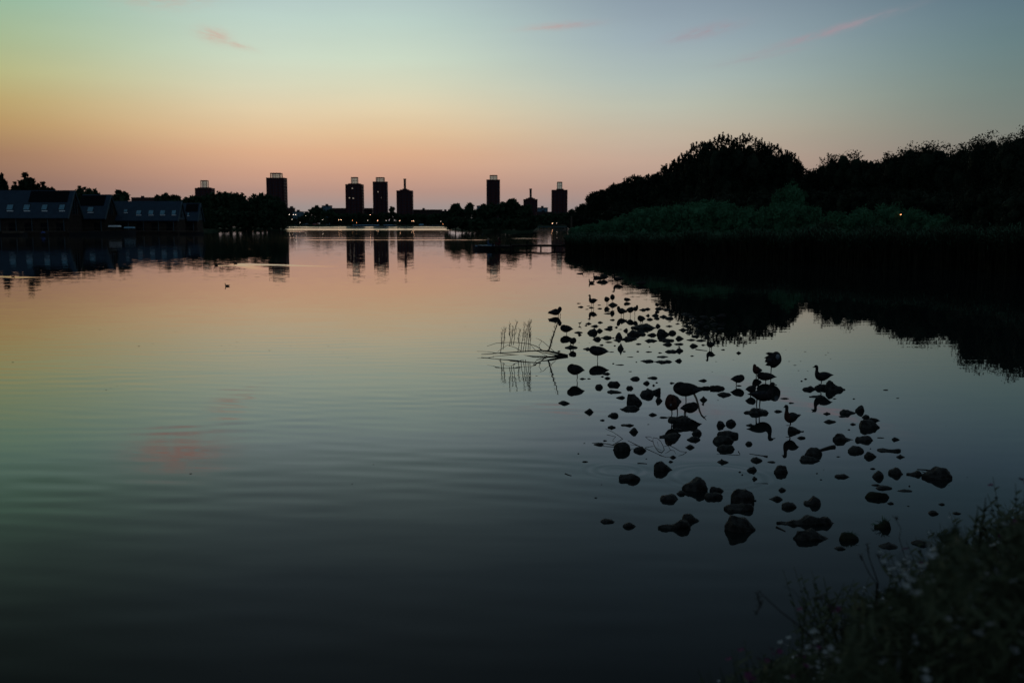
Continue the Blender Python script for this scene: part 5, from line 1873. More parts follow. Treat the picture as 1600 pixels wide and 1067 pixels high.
def rock(xl, xr, yw, yt, pk=None, e=None, prof=None, label=None, mat='rock', name='stone', dfac=None, nick=None, slant=0.0, tuft=None):
    cxp = (xl + xr) / 2
    P = W(cxp, yw)
    Y = P.y
    x0, x1 = V(xl, yw, Y).x, V(xr, yw, Y).x
    H = max(0.006, V(cxp, yt, Y).z)
    wd = x1 - x0
    big = (xr - xl) > 17
    n = 9 if big else 6
    mr = 5 if big else 4
    pk = rk.uniform(0.3, 0.7) if pk is None else (pk - xl) / (xr - xl) if pk > 1 else pk
    e = rk.uniform(0.5, 0.85) if e is None else e
    d = wd * (dfac or rk.uniform(0.28, 0.42)) * 0.9
    d = min(d, 0.35)
    if prof:
        us = [(a_ - xl) / (xr - xl) for a_, _ in prof]
        hs = [max(0.0, V(a_, b_, Y).z) for a_, b_ in prof]
    verts, faces = [], []
    sd = rk.uniform(0, 100)
    sq = rk.uniform(0.85, 1.35)
    for i in range(n + 1):
        u = i / n
        uu = 0.5 - 0.5 * math.cos(PI * u) if not prof else u
        uu = u * 0.5 + uu * 0.5
        if prof:
            h = float(np.interp(uu, us, hs))
        else:
            k = (uu / pk) if uu < pk else ((1 - uu) / (1 - pk))
            h = H * max(0, k) ** e * (1 + 0.35 * mnoise.noise(Vector((uu * 4.5 + sd, 7.1, 0))))
        taper = (1 - abs(2 * uu - 1) ** 2.4) ** 0.6
        dd = d * taper
        for j in range(mr + 1):
            th = -0.55 + (PI + 1.1) * j / mr
            s_, c_ = math.sin(th), math.cos(th)
            yy = -c_ * dd
            if s_ >= 0:
                zz = h * s_ ** (1 / sq)
            else:
                zz = -0.10 * (-s_) - 0.02
                yy *= 1.1
            jit = 0.095 if big else 0.10
            q = Vector((uu * 3.1 + sd, yy / max(d, .01) * 1.4, zz / max(H, .01) * 1.2))
            nn_ = mnoise.noise_vector(q * 1.3) + mnoise.noise_vector(q * 3.7) * 0.45
            xx = (uu - 0.5) * wd + nn_.x * wd * jit * taper + (slant * yy)
            yy = yy + nn_.y * d * 0.22 * taper
            if 0 < j < mr and s_ > 0.15:
                zz = zz + nn_.z * h * 0.13 * taper
            verts.append((xx, yy, zz))
    for i in range(n):
        for j in range(mr):
            a_ = i * (mr + 1) + j
            faces.append((a_, a_ + mr + 1, a_ + mr + 2, a_ + 1))
    faces.append(tuple(range(mr, -1, -1)))
    faces.append(tuple(range(n * (mr + 1), (n + 1) * (mr + 1))))
    o = MB().add(verts, faces).build(name, M[mat], None, False)
    o.location = ((x0 + x1) / 2, Y, 0)
    if big:
        md = o.modifiers.new('Subdivision', 'SUBSURF')
        md.subdivision_type = 'SIMPLE'
        md.levels = md.render_levels = 2
        tx = ROCK_TEX
        dm = o.modifiers.new('Displace', 'DISPLACE')
        dm.texture = tx
        dm.texture_coords = 'GLOBAL'
        dm.strength = min(0.07, 0.16 * wd)
        dm.mid_level = 0.5
    o['category'] = 'stone' if name == 'stone' else name.replace('_', ' ')
    ROCKS.append([o, cxp, yw, xr - xl, (yw - yt), label, nick])
    return o


# named boulders and shaped stones first: (profile of the top outline in picture pixels)
rock(1289, 1320.5, 609, 594, prof=[(1289, 607), (1291, 600), (1296, 594), (1300, 595), (1308, 602), (1320.5, 609)], label='dark triangular boulder with a long slope, beside the duck on the boulders', name='boulder', nick='triangular boulder')
rock(1272, 1291, 607, 600, prof=[(1272, 606), (1276, 601.5), (1284, 600), (1291, 601)], label='rounded boulder under the feet of the duck on the boulders', name='boulder', nick='boulder under the duck')
rock(1252.5, 1274, 608.5, 603, prof=[(1252.5, 608), (1256, 604.5), (1262, 603.6), (1267, 602.8), (1274, 607)], label='low rounded boulder ending the row of three under the duck', name='boulder')
rock(1265, 1289, 620, 617.3, label='flat dark stone just in front of the row of three boulders')
rock(1231, 1256, 674, 665, prof=[(1231, 674), (1231.6, 667), (1234, 665), (1238, 666), (1246, 668.5), (1250, 672), (1256, 673)], label='pointed stone carrying the rusty-breasted duck', nick='pointed perch stone', dfac=.3)
rock(1162, 1201.5, 645, 638.5, prof=[(1162, 644), (1170, 643), (1175, 639.6), (1185, 638.3), (1194, 640), (1201.5, 646)], label='turtle-shaped stone carrying the lowest duck of the column', nick='turtle-shaped stone')
rock(1342, 1374, 667, 655, prof=[(1342, 666), (1343, 657), (1348, 655), (1360, 655.4), (1367, 660), (1374, 667)], label='large smooth boulder with a dozing duck behind it', name='boulder', nick='large smooth boulder')
rock(1301, 1333, 687, 675.5, prof=[(1301, 683), (1303, 678), (1309, 675.3), (1316, 678.5), (1324, 684), (1333, 688.5)], label='wedge stone sloping down to one side below the large smooth boulder', nick='sloping wedge stone')
rock(1337, 1364, 688, 680, prof=[(1337, 687), (1338, 682.5), (1343, 683), (1350, 680.2), (1358, 681), (1362, 684), (1364, 689)], label='pale-topped split stone below the large smooth boulder', nick='split stone')
rock(1336, 1351, 642, 632.5, prof=[(1336, 640), (1342, 634.5), (1346, 632.5), (1349, 635), (1351, 642)], label='upright pointed stone standing behind the large smooth boulder', nick='upright pointed stone')
rock(1312, 1336, 645.5, 638.5, prof=[(1312, 642.5), (1317, 639.2), (1322, 638.8), (1329, 641.5), (1336, 646)], label='leaning slab beside the upright pointed stone')
rock(1325, 1350, 705, 696.5, prof=[(1325, 703), (1328, 699), (1334, 696.8), (1341, 697.6), (1346, 700), (1350, 706)], label='chunky stone with a pale ridge below the sloping wedge stone', nick='pale-ridged stone')
rock(1350, 1369, 713.5, 705, prof=[(1350, 710.5), (1355, 706.5), (1360, 705), (1365, 708.6), (1369, 713)], label='diamond-shaped stone touching the pale-ridged stone')
rock(1257, 1284.5, 710, 699, prof=[(1257, 709), (1261, 702), (1267, 699.2), (1274, 699), (1281, 702), (1284.5, 709)], label='boulder with a driftwood log leaning on it, the rear one', name='boulder', nick='boulder with the log')
rock(1248.5, 1283, 719, 711, prof=[(1248.5, 718), (1252, 713.5), (1258, 711.2), (1265, 712.4), (1274, 715), (1283, 720)], label='lower boulder in front of the one with the driftwood log', name='boulder')
rock(1441, 1488.5, 745, 727.5, prof=[(1441, 741), (1448, 738.5), (1456, 734.5), (1464, 730.5), (1470, 727.8), (1475, 729), (1480, 734), (1484, 740.5), (1488.5, 744.5)], label='large pointed boulder set apart at the bank end of the stones', name='boulder', nick='large pointed boulder')
rock(1416, 1441, 741, 735, prof=[(1416, 738.7), (1423, 737.6), (1430, 736), (1436, 735.2), (1441, 741)], label='wedge stone linked by a stick to the large pointed boulder')
rock(1388, 1412.5, 739.5, 729, prof=[(1388, 738), (1389.5, 734.5), (1396, 732.6), (1400, 728.8), (1406, 734), (1412.5, 739.5)], label='roof-shaped stone between the two wedge-sided boulders', nick='roof-shaped stone')
rock(1362.5, 1382, 745, 735.5, prof=[(1362.5, 744), (1368, 738), (1373, 735.5), (1379, 739), (1382, 747)], label='tall rough stone beside the roof-shaped one')
rock(1352.5, 1388, 777, 768.3, prof=[(1352.5, 776.5), (1357, 771), (1362, 769), (1372, 768.2), (1383, 770), (1387, 772.5), (1388, 779)], label='broad mossy boulder with a small stone at its foot', mat='rock_moss', name='boulder', nick='broad mossy boulder')
rock(1065.5, 1106, 764, 745, prof=[(1065.5, 762), (1067, 757.5), (1074, 753.5), (1082, 750.5), (1089, 746), (1093.5, 745), (1098, 747), (1101, 755), (1106, 761)], label='tallest peaked boulder of the near stones', name='boulder', nick='tallest peaked boulder')
rock(1109, 1131, 767, 759, prof=[(1109, 766), (1111, 760.5), (1115, 759), (1122, 761.8), (1127, 762.5), (1131, 767)], label='knobbly stone just behind its twin beside the tallest peaked boulder')
rock(1101, 1128, 777, 768, prof=[(1101, 775), (1104, 769.6), (1110, 768.4), (1116, 767.8), (1124, 771), (1128, 776)], label='knobbly stone in front of its twin beside the tallest peaked boulder')
rock(1141.5, 1178, 783, 762.5, prof=[(1141.5, 782), (1142.5, 767.5), (1149, 763.5), (1160, 763), (1168, 762.5), (1175, 767.5), (1178, 781)], label='tall blocky boulder standing on the wide ledge stone', name='boulder', nick='tall blocky boulder')
rock(1132, 1177.5, 795, 787.5, prof=[(1132, 794), (1136, 789.6), (1144, 788.2), (1160, 787.5), (1172, 788), (1177.5, 793)], label='wide ledge stone at the foot of the tall blocky boulder', nick='wide ledge stone')
rock(1133, 1179.5, 827, 802.5, prof=[(1133, 822), (1137, 815), (1141, 803.5), (1146, 802.3), (1156, 807), (1168, 813), (1175, 821), (1179.5, 829)], label='massive faceted boulder below the wide ledge stone', name='boulder', nick='massive faceted boulder')
rock(1213, 1305.5, 817, 805.5, prof=[(1213, 815), (1224, 813.6), (1240, 813.6), (1253, 811.4), (1262, 807.5), (1272, 805.4), (1283, 807), (1295, 810), (1302, 813), (1305.5, 817)], label='longest low slab of rock with a humped crown, near the bank', name='boulder', nick='longest low slab', dfac=.16)
rock(1239, 1294.5, 841, 827, prof=[(1239, 838), (1242, 829.5), (1249, 826.6), (1262, 827.6), (1274, 830), (1281, 834), (1287, 839), (1294.5, 842)], label='big drop-shaped boulder in front of the longest low slab', name='boulder', nick='drop-shaped boulder', dfac=.26)
rock(1312, 1341, 842.5, 832, prof=[(1312, 841), (1315, 834), (1322, 832.4), (1331, 832.2), (1336, 836), (1341, 842)], label='mossy stone with grass blades on top, facing the drop-shaped boulder', mat='rock_moss', nick='grassy stone')
rock(1366, 1393.5, 824, 811.5, prof=[(1366, 820), (1373, 818.5), (1378, 814), (1382, 811.5), (1388, 815), (1391, 822), (1393.5, 827)], label='mossy stone overgrown with seed heads by the bank plants', mat='rock_moss', nick='overgrown stone')
rock(957.5, 986, 703, 689.5, prof=[(957.5, 702), (960, 695), (968, 689.8), (976, 691), (983, 694), (986, 702)], label='rough boulder tangled in thin broken twigs', name='boulder', nick='twig-tangled boulder')
rock(990, 1010.5, 704, 696.5, prof=[(990, 702), (997, 698.5), (1003, 696.4), (1007, 699.6), (1010.5, 705)], label='angular stone between the twig-tangled boulder and the twig loops', nick='stone by the twig loops')
rock(1021.5, 1050.5, 734, 718, prof=[(1021.5, 727), (1024, 720.5), (1030, 718), (1036, 720), (1043, 727), (1050.5, 737)], label='loaf-shaped boulder tilted down to one side in open water', name='boulder', nick='tilted loaf boulder')
rock(968, 1002, 749, 740, prof=[(968, 746), (971, 742.4), (980, 741), (986, 740), (994, 742.6), (1002, 749)], label='smooth almond-shaped boulder alone in open water', name='boulder', nick='almond-shaped boulder')
rock(1032, 1060, 780, 772, prof=[(1032, 778), (1034, 774), (1044, 772.4), (1050, 771.8), (1054, 775), (1060, 781)], label='notched stone below the tallest peaked boulder', nick='notched stone')
rock(1028, 1078, 825, 813.5, prof=[(1028, 821), (1032, 818), (1046, 818.6), (1056, 816), (1068, 813.4), (1076, 814), (1078, 823)], label='long slab with a raised bright ridge', dfac=.16, nick='long ridge slab')
rock(1065, 1092.5, 813, 801, prof=[(1065, 812), (1065.6, 803), (1072, 801), (1079, 802.6), (1085, 808), (1092.5, 814)], label='wedge stone resting behind the long ridge slab')
rock(973, 995.5, 822, 816, prof=[(973, 820), (977, 816.6), (983, 816), (990, 818.6), (995.5, 822)], label='heart-shaped stone in open water, beside the flat bright-rimmed one', nick='heart-shaped stone')
rock(939, 960.5, 814.5, 809.5, prof=[(939, 813.6), (943, 810.6), (950, 809.6), (956, 811), (960.5, 815)], label='flat bright-rimmed stone, outermost of all in open water', nick='flat bright-rimmed stone')
rock(979, 1003, 630, 614.8, prof=[(979, 629), (980.5, 615.2), (990, 614.6), (994, 618), (999, 623), (1003, 630)], label='tall blocky stone above a low ledge, in the middle of the field', nick='tall blocky mid stone')
rock(968.5, 1000, 639, 634.5, prof=[(968.5, 638), (975, 636), (985, 634.5), (994, 635), (1000, 639)], label='low ledge at the foot of the tall blocky mid stone')
rock(1000, 1021, 617.5, 609, prof=[(1000, 617), (1003, 612), (1008, 609.3), (1014, 609), (1019, 611), (1021, 617)], label='humped stone under an overhanging pale one beside the tall blocky mid stone')
rock(1016, 1033.5, 613.5, 605.8, prof=[(1016, 610), (1024, 608.6), (1030, 605.8), (1033, 607), (1033.5, 614)], label='pale overhanging stone with a ragged top')
rock(949, 968.5, 601.5, 595.5, prof=[(949, 600), (953, 596.6), (958, 595.4), (965, 595.8), (968.5, 601)], label='shield-shaped stone below the large one-legged sleeping goose', nick='shield-shaped stone')
rock(929.5, 942.5, 605.5, 599.5, pk=.5, e=.45, label='round cobble below the large one-legged sleeping goose')
rock(978, 990, 607, 601.5, pk=.45, label='diamond-shaped cobble between the shield-shaped stone and the pale overhanging one')
rock(1119.5, 1134, 665, 657, prof=[(1119.5, 664), (1121, 658.6), (1125, 656.8), (1129, 659), (1134, 665)], label='round-headed stone, one of a leaning pair behind the big double boulder')
rock(1134, 1150.5, 662.5, 654.3, prof=[(1134, 660), (1138, 655.6), (1143, 654.2), (1147, 656.6), (1150.5, 662)], label='darker stone of the leaning pair behind the big double boulder')
rock(1121, 1154, 681.5, 672.3, prof=[(1121, 678), (1127, 674.4), (1134, 672.4), (1145, 673), (1151, 676), (1154, 682)], label='rear half of the big double boulder', name='boulder', nick='big double boulder')
rock(1114, 1145, 690, 680, prof=[(1114, 688), (1117, 684.5), (1124, 681), (1134, 679.6), (1141, 682), (1145, 690)], label='front half of the big double boulder', name='boulder')
rock(1120, 1149, 702, 694.2, prof=[(1120, 700), (1126, 696), (1135, 694.2), (1145, 695.2), (1149, 702)], label='lowest stone under the big double boulder, with a T-shaped stick behind', nick='stone with the T-shaped stick')
rock(1044, 1080, 657, 652, prof=[(1044, 655), (1048, 652.4), (1058, 651.8), (1070, 652), (1078, 654), (1080, 657)], label='flat stone carrying the brown-breasted group', nick='group perch stone')
rock(1031, 1061.5, 683, 677, prof=[(1031, 681.6), (1040, 680), (1047, 677.6), (1056, 677), (1060, 679), (1061.5, 684)], label='spiked dark stone in front of the brown-breasted group', nick='spiked dark stone')
rock(1080.5, 1096.5, 678, 669, prof=[(1080.5, 678), (1085, 670.6), (1090, 669), (1094, 672.6), (1096.5, 676)], label='pointed stone beside the spiked dark one')
rock(1073, 1094, 687, 681.5, prof=[(1073, 685.4), (1080, 682.4), (1087, 681.5), (1092, 684), (1094, 687)], label='low stone under the pointed one beside the spiked dark stone')
rock(1209, 1232, 738, 725.5, prof=[(1209, 735), (1213, 729.6), (1219, 725.6), (1226, 727.4), (1230, 730), (1232, 738)], label='rounded rugged stone alone between the log boulder and the stick', nick='rugged lone stone')
rock(1222, 1244, 792, 783.5, prof=[(1222, 790), (1225, 786), (1231, 783.4), (1239, 784.6), (1244, 792)], label='nearly round stone above the longest low slab', nick='nearly round stone')
rock(1255.5, 1281.5, 787, 774, prof=[(1255.5, 786), (1258, 783), (1264, 781.6), (1268, 774.4), (1272, 774), (1278, 779), (1281.5, 786)], label='hooded stone with a narrow top above the longest low slab', nick='hooded stone')
rock(1304, 1330, 744.5, 741, prof=[(1304, 742.4), (1310, 741), (1319, 741.6), (1326, 743.4), (1330, 745.4)], label='thin leaf-shaped stone alone between the log boulder and the tall rough stone', nick='leaf-shaped stone')
rock(1088, 1112, 606.8, 603, prof=[(1088, 604), (1100, 603.2), (1112, 604)], label='half-sunken driftwood log, inner part, behind the grey goose of the group', mat='twig', name='driftwood_log', dfac=.12)
rock(1110, 1132, 607.5, 602.2, prof=[(1110, 603.4), (1115, 602), (1122, 602.4), (1130, 604), (1132, 608)], label='thick outer end of the half-sunken driftwood log', mat='twig', name='driftwood_log', dfac=.2, nick='half-sunken log')
rock(986, 1024.5, 512.5, 505.5, prof=[(986, 511), (992, 509.4), (1000, 506.6), (1009, 505.4), (1016, 508.6), (1024.5, 512)], label='long pale-topped stone below the duck under the row of three', nick='long pale-topped stone')
rock(979.5, 1009, 523, 514.5, prof=[(979.5, 521.6), (985, 515.4), (991, 514.4), (998, 518.6), (1009, 524)], label='large sloping slab in the dense middle of the far stones', nick='large sloping slab')
rock(950.5, 965.5, 477, 472, prof=[(950.5, 476.5), (953, 474), (958, 472), (962, 474), (965.5, 477)], label='humped stone carrying the slim perched duck', nick='humped stone')
rock(882, 903, 543.3, 540.2, pk=.5, e=.35, label='flat oval stone carrying the small duck at the branch end', nick='flat oval stone')
rock(1044, 1057, 521, 515.3, pk=.6, e=.4, label='round dark stone at the edge of the tree reflection, end of a chain', nick='round edge stone')
rock(1026, 1046, 523, 517.2, prof=[(1026, 520), (1030, 513.4), (1035, 515), (1041, 518.4), (1046, 522)], label='stone chain link beside the round edge stone')

plain = [
    (901, 908, 474.3, 473.3), (902.5, 912, 480, 477.8), (916, 923.5, 478.3, 477.6), (914, 920.5, 483.4, 482.6), (919.5, 929, 481, 479.4), (933.5, 940, 476.8, 475.7),
    (933, 941, 482.4, 480.6), (942.5, 956, 490.2, 488.6), (948, 954.5, 486.8, 485.6), (956.5, 961, 485.8, 485.2), (952.5, 961, 500.2, 498.2), (933.5, 942.5, 504.2, 501.8),
    (913, 918, 508.8, 507.2), (914.5, 925, 506, 503), (922, 936, 510, 507.2), (917, 934, 520.6, 512.6), (932, 942.5, 517.4, 512.6), (943, 958, 514.6, 511.2), (948.5, 958, 511.2, 509.0),
    (960, 965.5, 511.8, 509.8), (966, 972, 514.8, 514.1), (896.5, 911, 519.8, 517.6), (903, 909, 523.5, 520.6), (925.5, 940, 530.6, 525.4), (938, 957, 528.2, 524.6), (956, 960.5, 528.2, 527),
    (961, 973, 527.6, 518.8), (958, 976, 531.5, 529), (973.5, 981.5, 517, 512), (972, 994.5, 530.2, 526), (998, 1010.5, 484.6, 481.6), (1007, 1017, 483.4, 480.6), (978, 985.5, 503.8, 502),
    (1008.5, 1015.5, 493.4, 490), (1010, 1021, 499.4, 496.6), (1023, 1037, 482.8, 479.6), (1035, 1049, 484.4, 481.4), (1018, 1030, 493.4, 489.4), (1021, 1031, 498, 494.6), (1030, 1043, 495.4, 491.6),
    (1038, 1053, 498, 494.2), (1043, 1055, 492.6, 490.2), (1024, 1032.5, 510, 505), (1039.5, 1051.5, 510, 507.6), (1043, 1049, 502.4, 501.5), (1010.5, 1027, 524, 520), (1055, 1069, 529.4, 524),
    (1005, 1027, 532.8, 529.6), (1029, 1053, 532.4, 529.4), (1035, 1050.5, 538.6, 534.6), (1052.5, 1068.5, 538, 535.2), (1077, 1091.5, 541, 535.6), (1072, 1088, 531.4, 529.2), (1087, 1103, 532.4, 530),
    (1009, 1014, 519.3, 518.2),
    # dim stones lying in the dark reflection
    (1064, 1082, 491.4, 489.4), (1075, 1088, 495.4, 493), (1062, 1072, 501, 499.6), (1093, 1106, 495, 493), (1108, 1118, 496.6, 494.6), (1072, 1084, 505, 502.6), (1083, 1093, 508.6, 505.6),
    (1064, 1080, 510, 507.6), (1099, 1108, 510.6, 508), (1060, 1078, 515.8, 512.8), (1070, 1083, 520, 517), (1085, 1097, 517.4, 514.6), (1098, 1105, 521.4, 518.6), (1080, 1093, 526, 522.6), (1100, 1110, 527.4, 524.4),
    (1090, 1101, 503.4, 501), (1110, 1122, 507, 504.2), (1078, 1090, 500, 498), (1120, 1132, 513.4, 511.4), (1112, 1121, 518, 515.8), (1055, 1063, 506.4, 505),
    (1126, 1133, 546.6, 545.2), (1150, 1158.5, 551.8, 548.6), (1103, 1110, 538.8, 537.4), (1095.5, 1103, 539.4, 537.6),
    (936, 943.5, 539.4, 537.4), (945, 958, 534.8, 533), (958.5, 962.5, 540.4, 538.8), (964.5, 975, 545.2, 536.6), (973, 978.5, 549.4, 547.8), (951.5, 960, 550, 549), (993, 1002.5, 537.8, 535.8), (994, 999, 549.4, 547.8),
    (1008, 1019, 550, 548.6), (1013.5, 1016.5, 541.8, 540.8), (979, 990, 557.9, 557), (956, 960, 568.2, 566.8), (961, 975.5, 570.2, 569), (993, 996, 565.8, 564.6), (1000, 1021, 564.8, 562.4), (1021, 1050, 565.6, 562.8),
    (1054, 1066, 564.2, 560), (981.5, 987.5, 580.5, 579.7), (1027, 1045, 558, 557), (1028, 1035, 551.4, 550), (1039, 1060, 549.6, 546), (1056, 1068, 548.4, 543), (1078, 1085, 556.4, 555), (911, 930, 545.8, 543),
    (905, 916, 592, 589.8), (917, 923.5, 591.8, 590.4), (938.5, 943.5, 588.6, 586.8), (944, 954.5, 591.2, 588), (940, 954, 584.4, 581.6), (949, 972, 612.8, 609.2), (984, 1000, 592.4, 587), (1004.5, 1015.5, 599.2, 594.6),
    (962, 977, 621.6, 618), (1009.5, 1027.5, 591, 588.6), (1019, 1024, 602.4, 600), (1024, 1028.5, 598, 596.4), (1010, 1014, 607.4, 606.2), (1024, 1035.5, 626.6, 619), (1046, 1054.5, 598.8, 596.6),
    (1090.5, 1105, 595, 591.4), (1120, 1142, 617, 612.6), (1150, 1159, 602.8, 601.4), (1256, 1261.5, 592.4, 590.6), (1250.5, 1254.5, 595.6, 594), (1218, 1233.5, 622.8, 621), (1232, 1241.5, 629.8, 628), (1301, 1307.5, 623, 621.8),
    (1332, 1336.5, 623.2, 621.8), (1209, 1223, 643, 639.6), (1244.5, 1252, 648, 646.8), (1268, 1274, 643.3, 642.4), (1165, 1181, 664.6, 661.6), (1164, 1176, 694, 688.6), (1245, 1259, 684.4, 680.6), (1286, 1298, 646.6, 643.6),
    (1346, 1359, 652.2, 646.5), (1310, 1322, 650.8, 648.8), (1287, 1307, 659, 654), (1328, 1338, 663, 660), (1324, 1328.5, 671.4, 670), (1370, 1382, 684, 683.2), (1393, 1406, 686.8, 682.4), (1371, 1405, 704, 702),
    (1400, 1414, 714, 709.6), (1306.5, 1313.5, 713.6, 712.2), (1358.5, 1361.5, 701, 700), (872, 892, 630, 627.2), (912.5, 928, 644, 637), (937, 945, 656.8, 654.6), (949, 966.5, 650, 644), (949, 962.5, 668, 664.4), (970.5, 990.5, 664.4, 661.4),
    (982.5, 997.5, 675, 666.8), (942, 949, 688.6, 687), (927, 944, 694.6, 691), (902, 905.5, 708.8, 707.4), (909, 919, 721.4, 719.4), (1008.5, 1011.5, 716.8, 715.9), (1013, 1027, 648.4, 645), (1030, 1045, 652.4, 650.4),
    (1052, 1066, 671, 668), (1093, 1105.5, 625, 619.4), (1096, 1100.5, 631.8, 629.2), (1070, 1086, 699, 694), (1046, 1057, 714.6, 710.6), (1044.5, 1052, 721.6, 718.8), (1120, 1139, 722, 717.8), (1171, 1191, 719.6, 713.4),
    (1198, 1212, 722, 719.8), (1057, 1075, 771.4, 767), (1175.5, 1182.5, 782.2, 780), (1166.5, 1183, 735, 728.4), (1175, 1183.5, 748.4, 743.8), (1216, 1228.5, 766, 761), (1201, 1224, 779.6, 775), (1281, 1285, 749.4, 748.2),
    (1359, 1368, 732.4, 730.4), (1361, 1376, 758, 755.4), (1367, 1394, 762.6, 758.4), (1401.5, 1425, 767, 764.2), (1419, 1422.5, 759.6, 757.6), (1386, 1397, 786.6, 783.2), (1450, 1467, 802, 796), (1466, 1476.5, 788, 785),
    (1488, 1502, 802, 799), (1417, 1421.5, 790.6, 789.4), (1303, 1321, 857, 853.4), (1373, 1402, 854, 848.4), (1425, 1456, 849.4, 844), (865, 871.5, 551.5, 550.5), (870.5, 876, 549, 547.6), (1058.5, 1063, 541.8, 540.6),
    (1158, 1161.5, 741.8, 740), (1153.5, 1158, 737.6, 735.6), (1274.5, 1278, 739.6, 738.4),
]
for r_ in plain:
    rock(*r_)

# ---- labels that single each stone out: size, build, and where it lies from a landmark one can find
MARKS = [(x, y, n_) for x, y, n_ in BIRDS if n_] + [(r_[1], r_[2], r_[6]) for r_ in ROCKS if r_[6]]


def size_word(wpx):
    return 'tiny' if wpx < 6.2 else 'small' if wpx < 10.5 else 'medium' if wpx < 16 else 'large'


def shape_word(wpx, h_):
    q = h_ / wpx
    return 'wafer-flat' if q < .11 else 'flat' if q < .2 else 'low' if q < .3 else 'rounded' if q < .42 else 'steep'


taken = set(r_[5] for r_ in ROCKS if r_[5])
for r_ in ROCKS:
    o, x, y, wpx, h_, lb, nk = r_
    o['group'] = 'dark stones standing out of the shallow water' if o.name.startswith(('stone', 'boulder')) else 'driftwood among the stones'
    if lb:
        o['label'] = lb
        continue
    k_y = 2.2
    near_ = sorted(MARKS, key=lambda m__: math.hypot(m__[0] - x, (m__[1] - y) * k_y))
    done = False
    for tier in range(6):
        for nm in near_[:3] if tier < 3 else near_[:7]:
            dx_, dy2 = x - nm[0], (y - nm[1]) * k_y
            horiz = 'on the open-water side of' if dx_ < 0 else 'on the bank side of'
            if abs(dx_) > 2.2 * abs(dy2):
                rel = horiz
            elif abs(dy2) > 2.2 * abs(dx_):
                rel = 'in front of' if dy2 > 0 else 'behind'
            else:
                rel = ('in front and ' if dy2 > 0 else 'behind and ') + ('toward open water from' if dx_ < 0 else 'toward the bank from')
            dist = math.hypot(dx_, dy2)
            pre = ['', '', 'close ' if dist < 25 else 'farther ', 'second ', 'third ', 'another '][tier]
            cand = f"{size_word(wpx)} {shape_word(wpx, h_)} stone {pre.strip() + ' ' if tier == 2 else ''}{rel} the {nm[2]}"
            if tier > 2:
                cand = pre + cand
            if cand not in taken and len(cand.replace('-', ' ').split()) <= 17 and len(cand.split()) <= 16:
                o['label'] = cand
                taken.add(cand)
                done = True
                break
        if done:
            break
    if not done:
        o['label'] = f'{size_word(wpx)} stone among the others'
        print('NO LABEL', o.name, x, y)

# grass blades growing on the two mossy stones
def tufted(nick, spec, Y0):
    o = [r_[0] for r_ in ROCKS if r_[6] == nick][0]
    for (xb, yb, xt, yt) in spec:
        m_ = MB()
        p, q = V(xb, yb, Y0) - o.location, V(xt, yt, Y0) - o.location
        rr = random.Random(int(xb * 10))
        for k in range(7):
            off = Vector((rr.uniform(-.012, .012), rr.uniform(-.02, .02), 0))
            m_.tube([p + off, p.lerp(q, .6) + off * 2, q + off * 3.0 + Vector((0, 0, rr.uniform(-.03, .0)))], [.003, .002, .0008], 4)
        m_.build('grass_tuft', M['reed'], o)


Yg = [r_[0] for r_ in ROCKS if r_[6] == 'grassy stone'][0].location.y
tufted('grassy stone', [(1330, 834, 1331, 829), (1334, 836, 1337, 832), (1323, 834, 1322, 830)], Yg)
Yo = [r_[0] for r_ in ROCKS if r_[6] == 'overgrown stone'][0].location.y
tufted('overgrown stone', [(1381, 814, 1382, 806), (1385, 816, 1389, 809), (1377, 817, 1372, 812), (1370, 820, 1365, 818)], Yo)

# ------------------------------------------------------------------ driftwood, twigs and the fallen branch
def sticks(name, label, cat, strokes, yw, mat='twig', group='driftwood among the stones', jitter=0.25, part='twig', seg=6, flat=True):
    """strokes: (radius in px, [(px, py), ...]) drawn on upright planes about the waterline row, each at its own depth"""
    first = strokes[0][1][0]
    base = W(first[0], yw)
    root = empty(name, tuple(base))
    tag(root, label, cat, group)
    rr = random.Random(int(first[0] * 3 + yw))
    for i, (rad, pts) in enumerate(strokes):
        dy0 = rr.uniform(-jitter, jitter) if i else 0
        dy1 = dy0 + rr.uniform(-jitter, jitter)
        Q = []
        for k, (a_, b_) in enumerate(pts):
            q = k / max(1, len(pts) - 1)
            Yk = base.y + dy0 * (1 - q) + dy1 * q
            if flat:
                p = W(a_, b_, 0.3 * rad * base.y / FPX)
            else:
                p = V(a_, b_, Yk) if b_ < yw - 0.5 else W(a_, b_, 0.01)
            Q.append(p - base)
        r0 = rad * base.y / FPX
        rs = [r0 * (1 - 0.55 * k / (len(Q) - 1)) for k in range(len(Q))]
        MB().tube(Q, rs, seg).build(part if i else 'bough', M[mat], root)
    return root, base


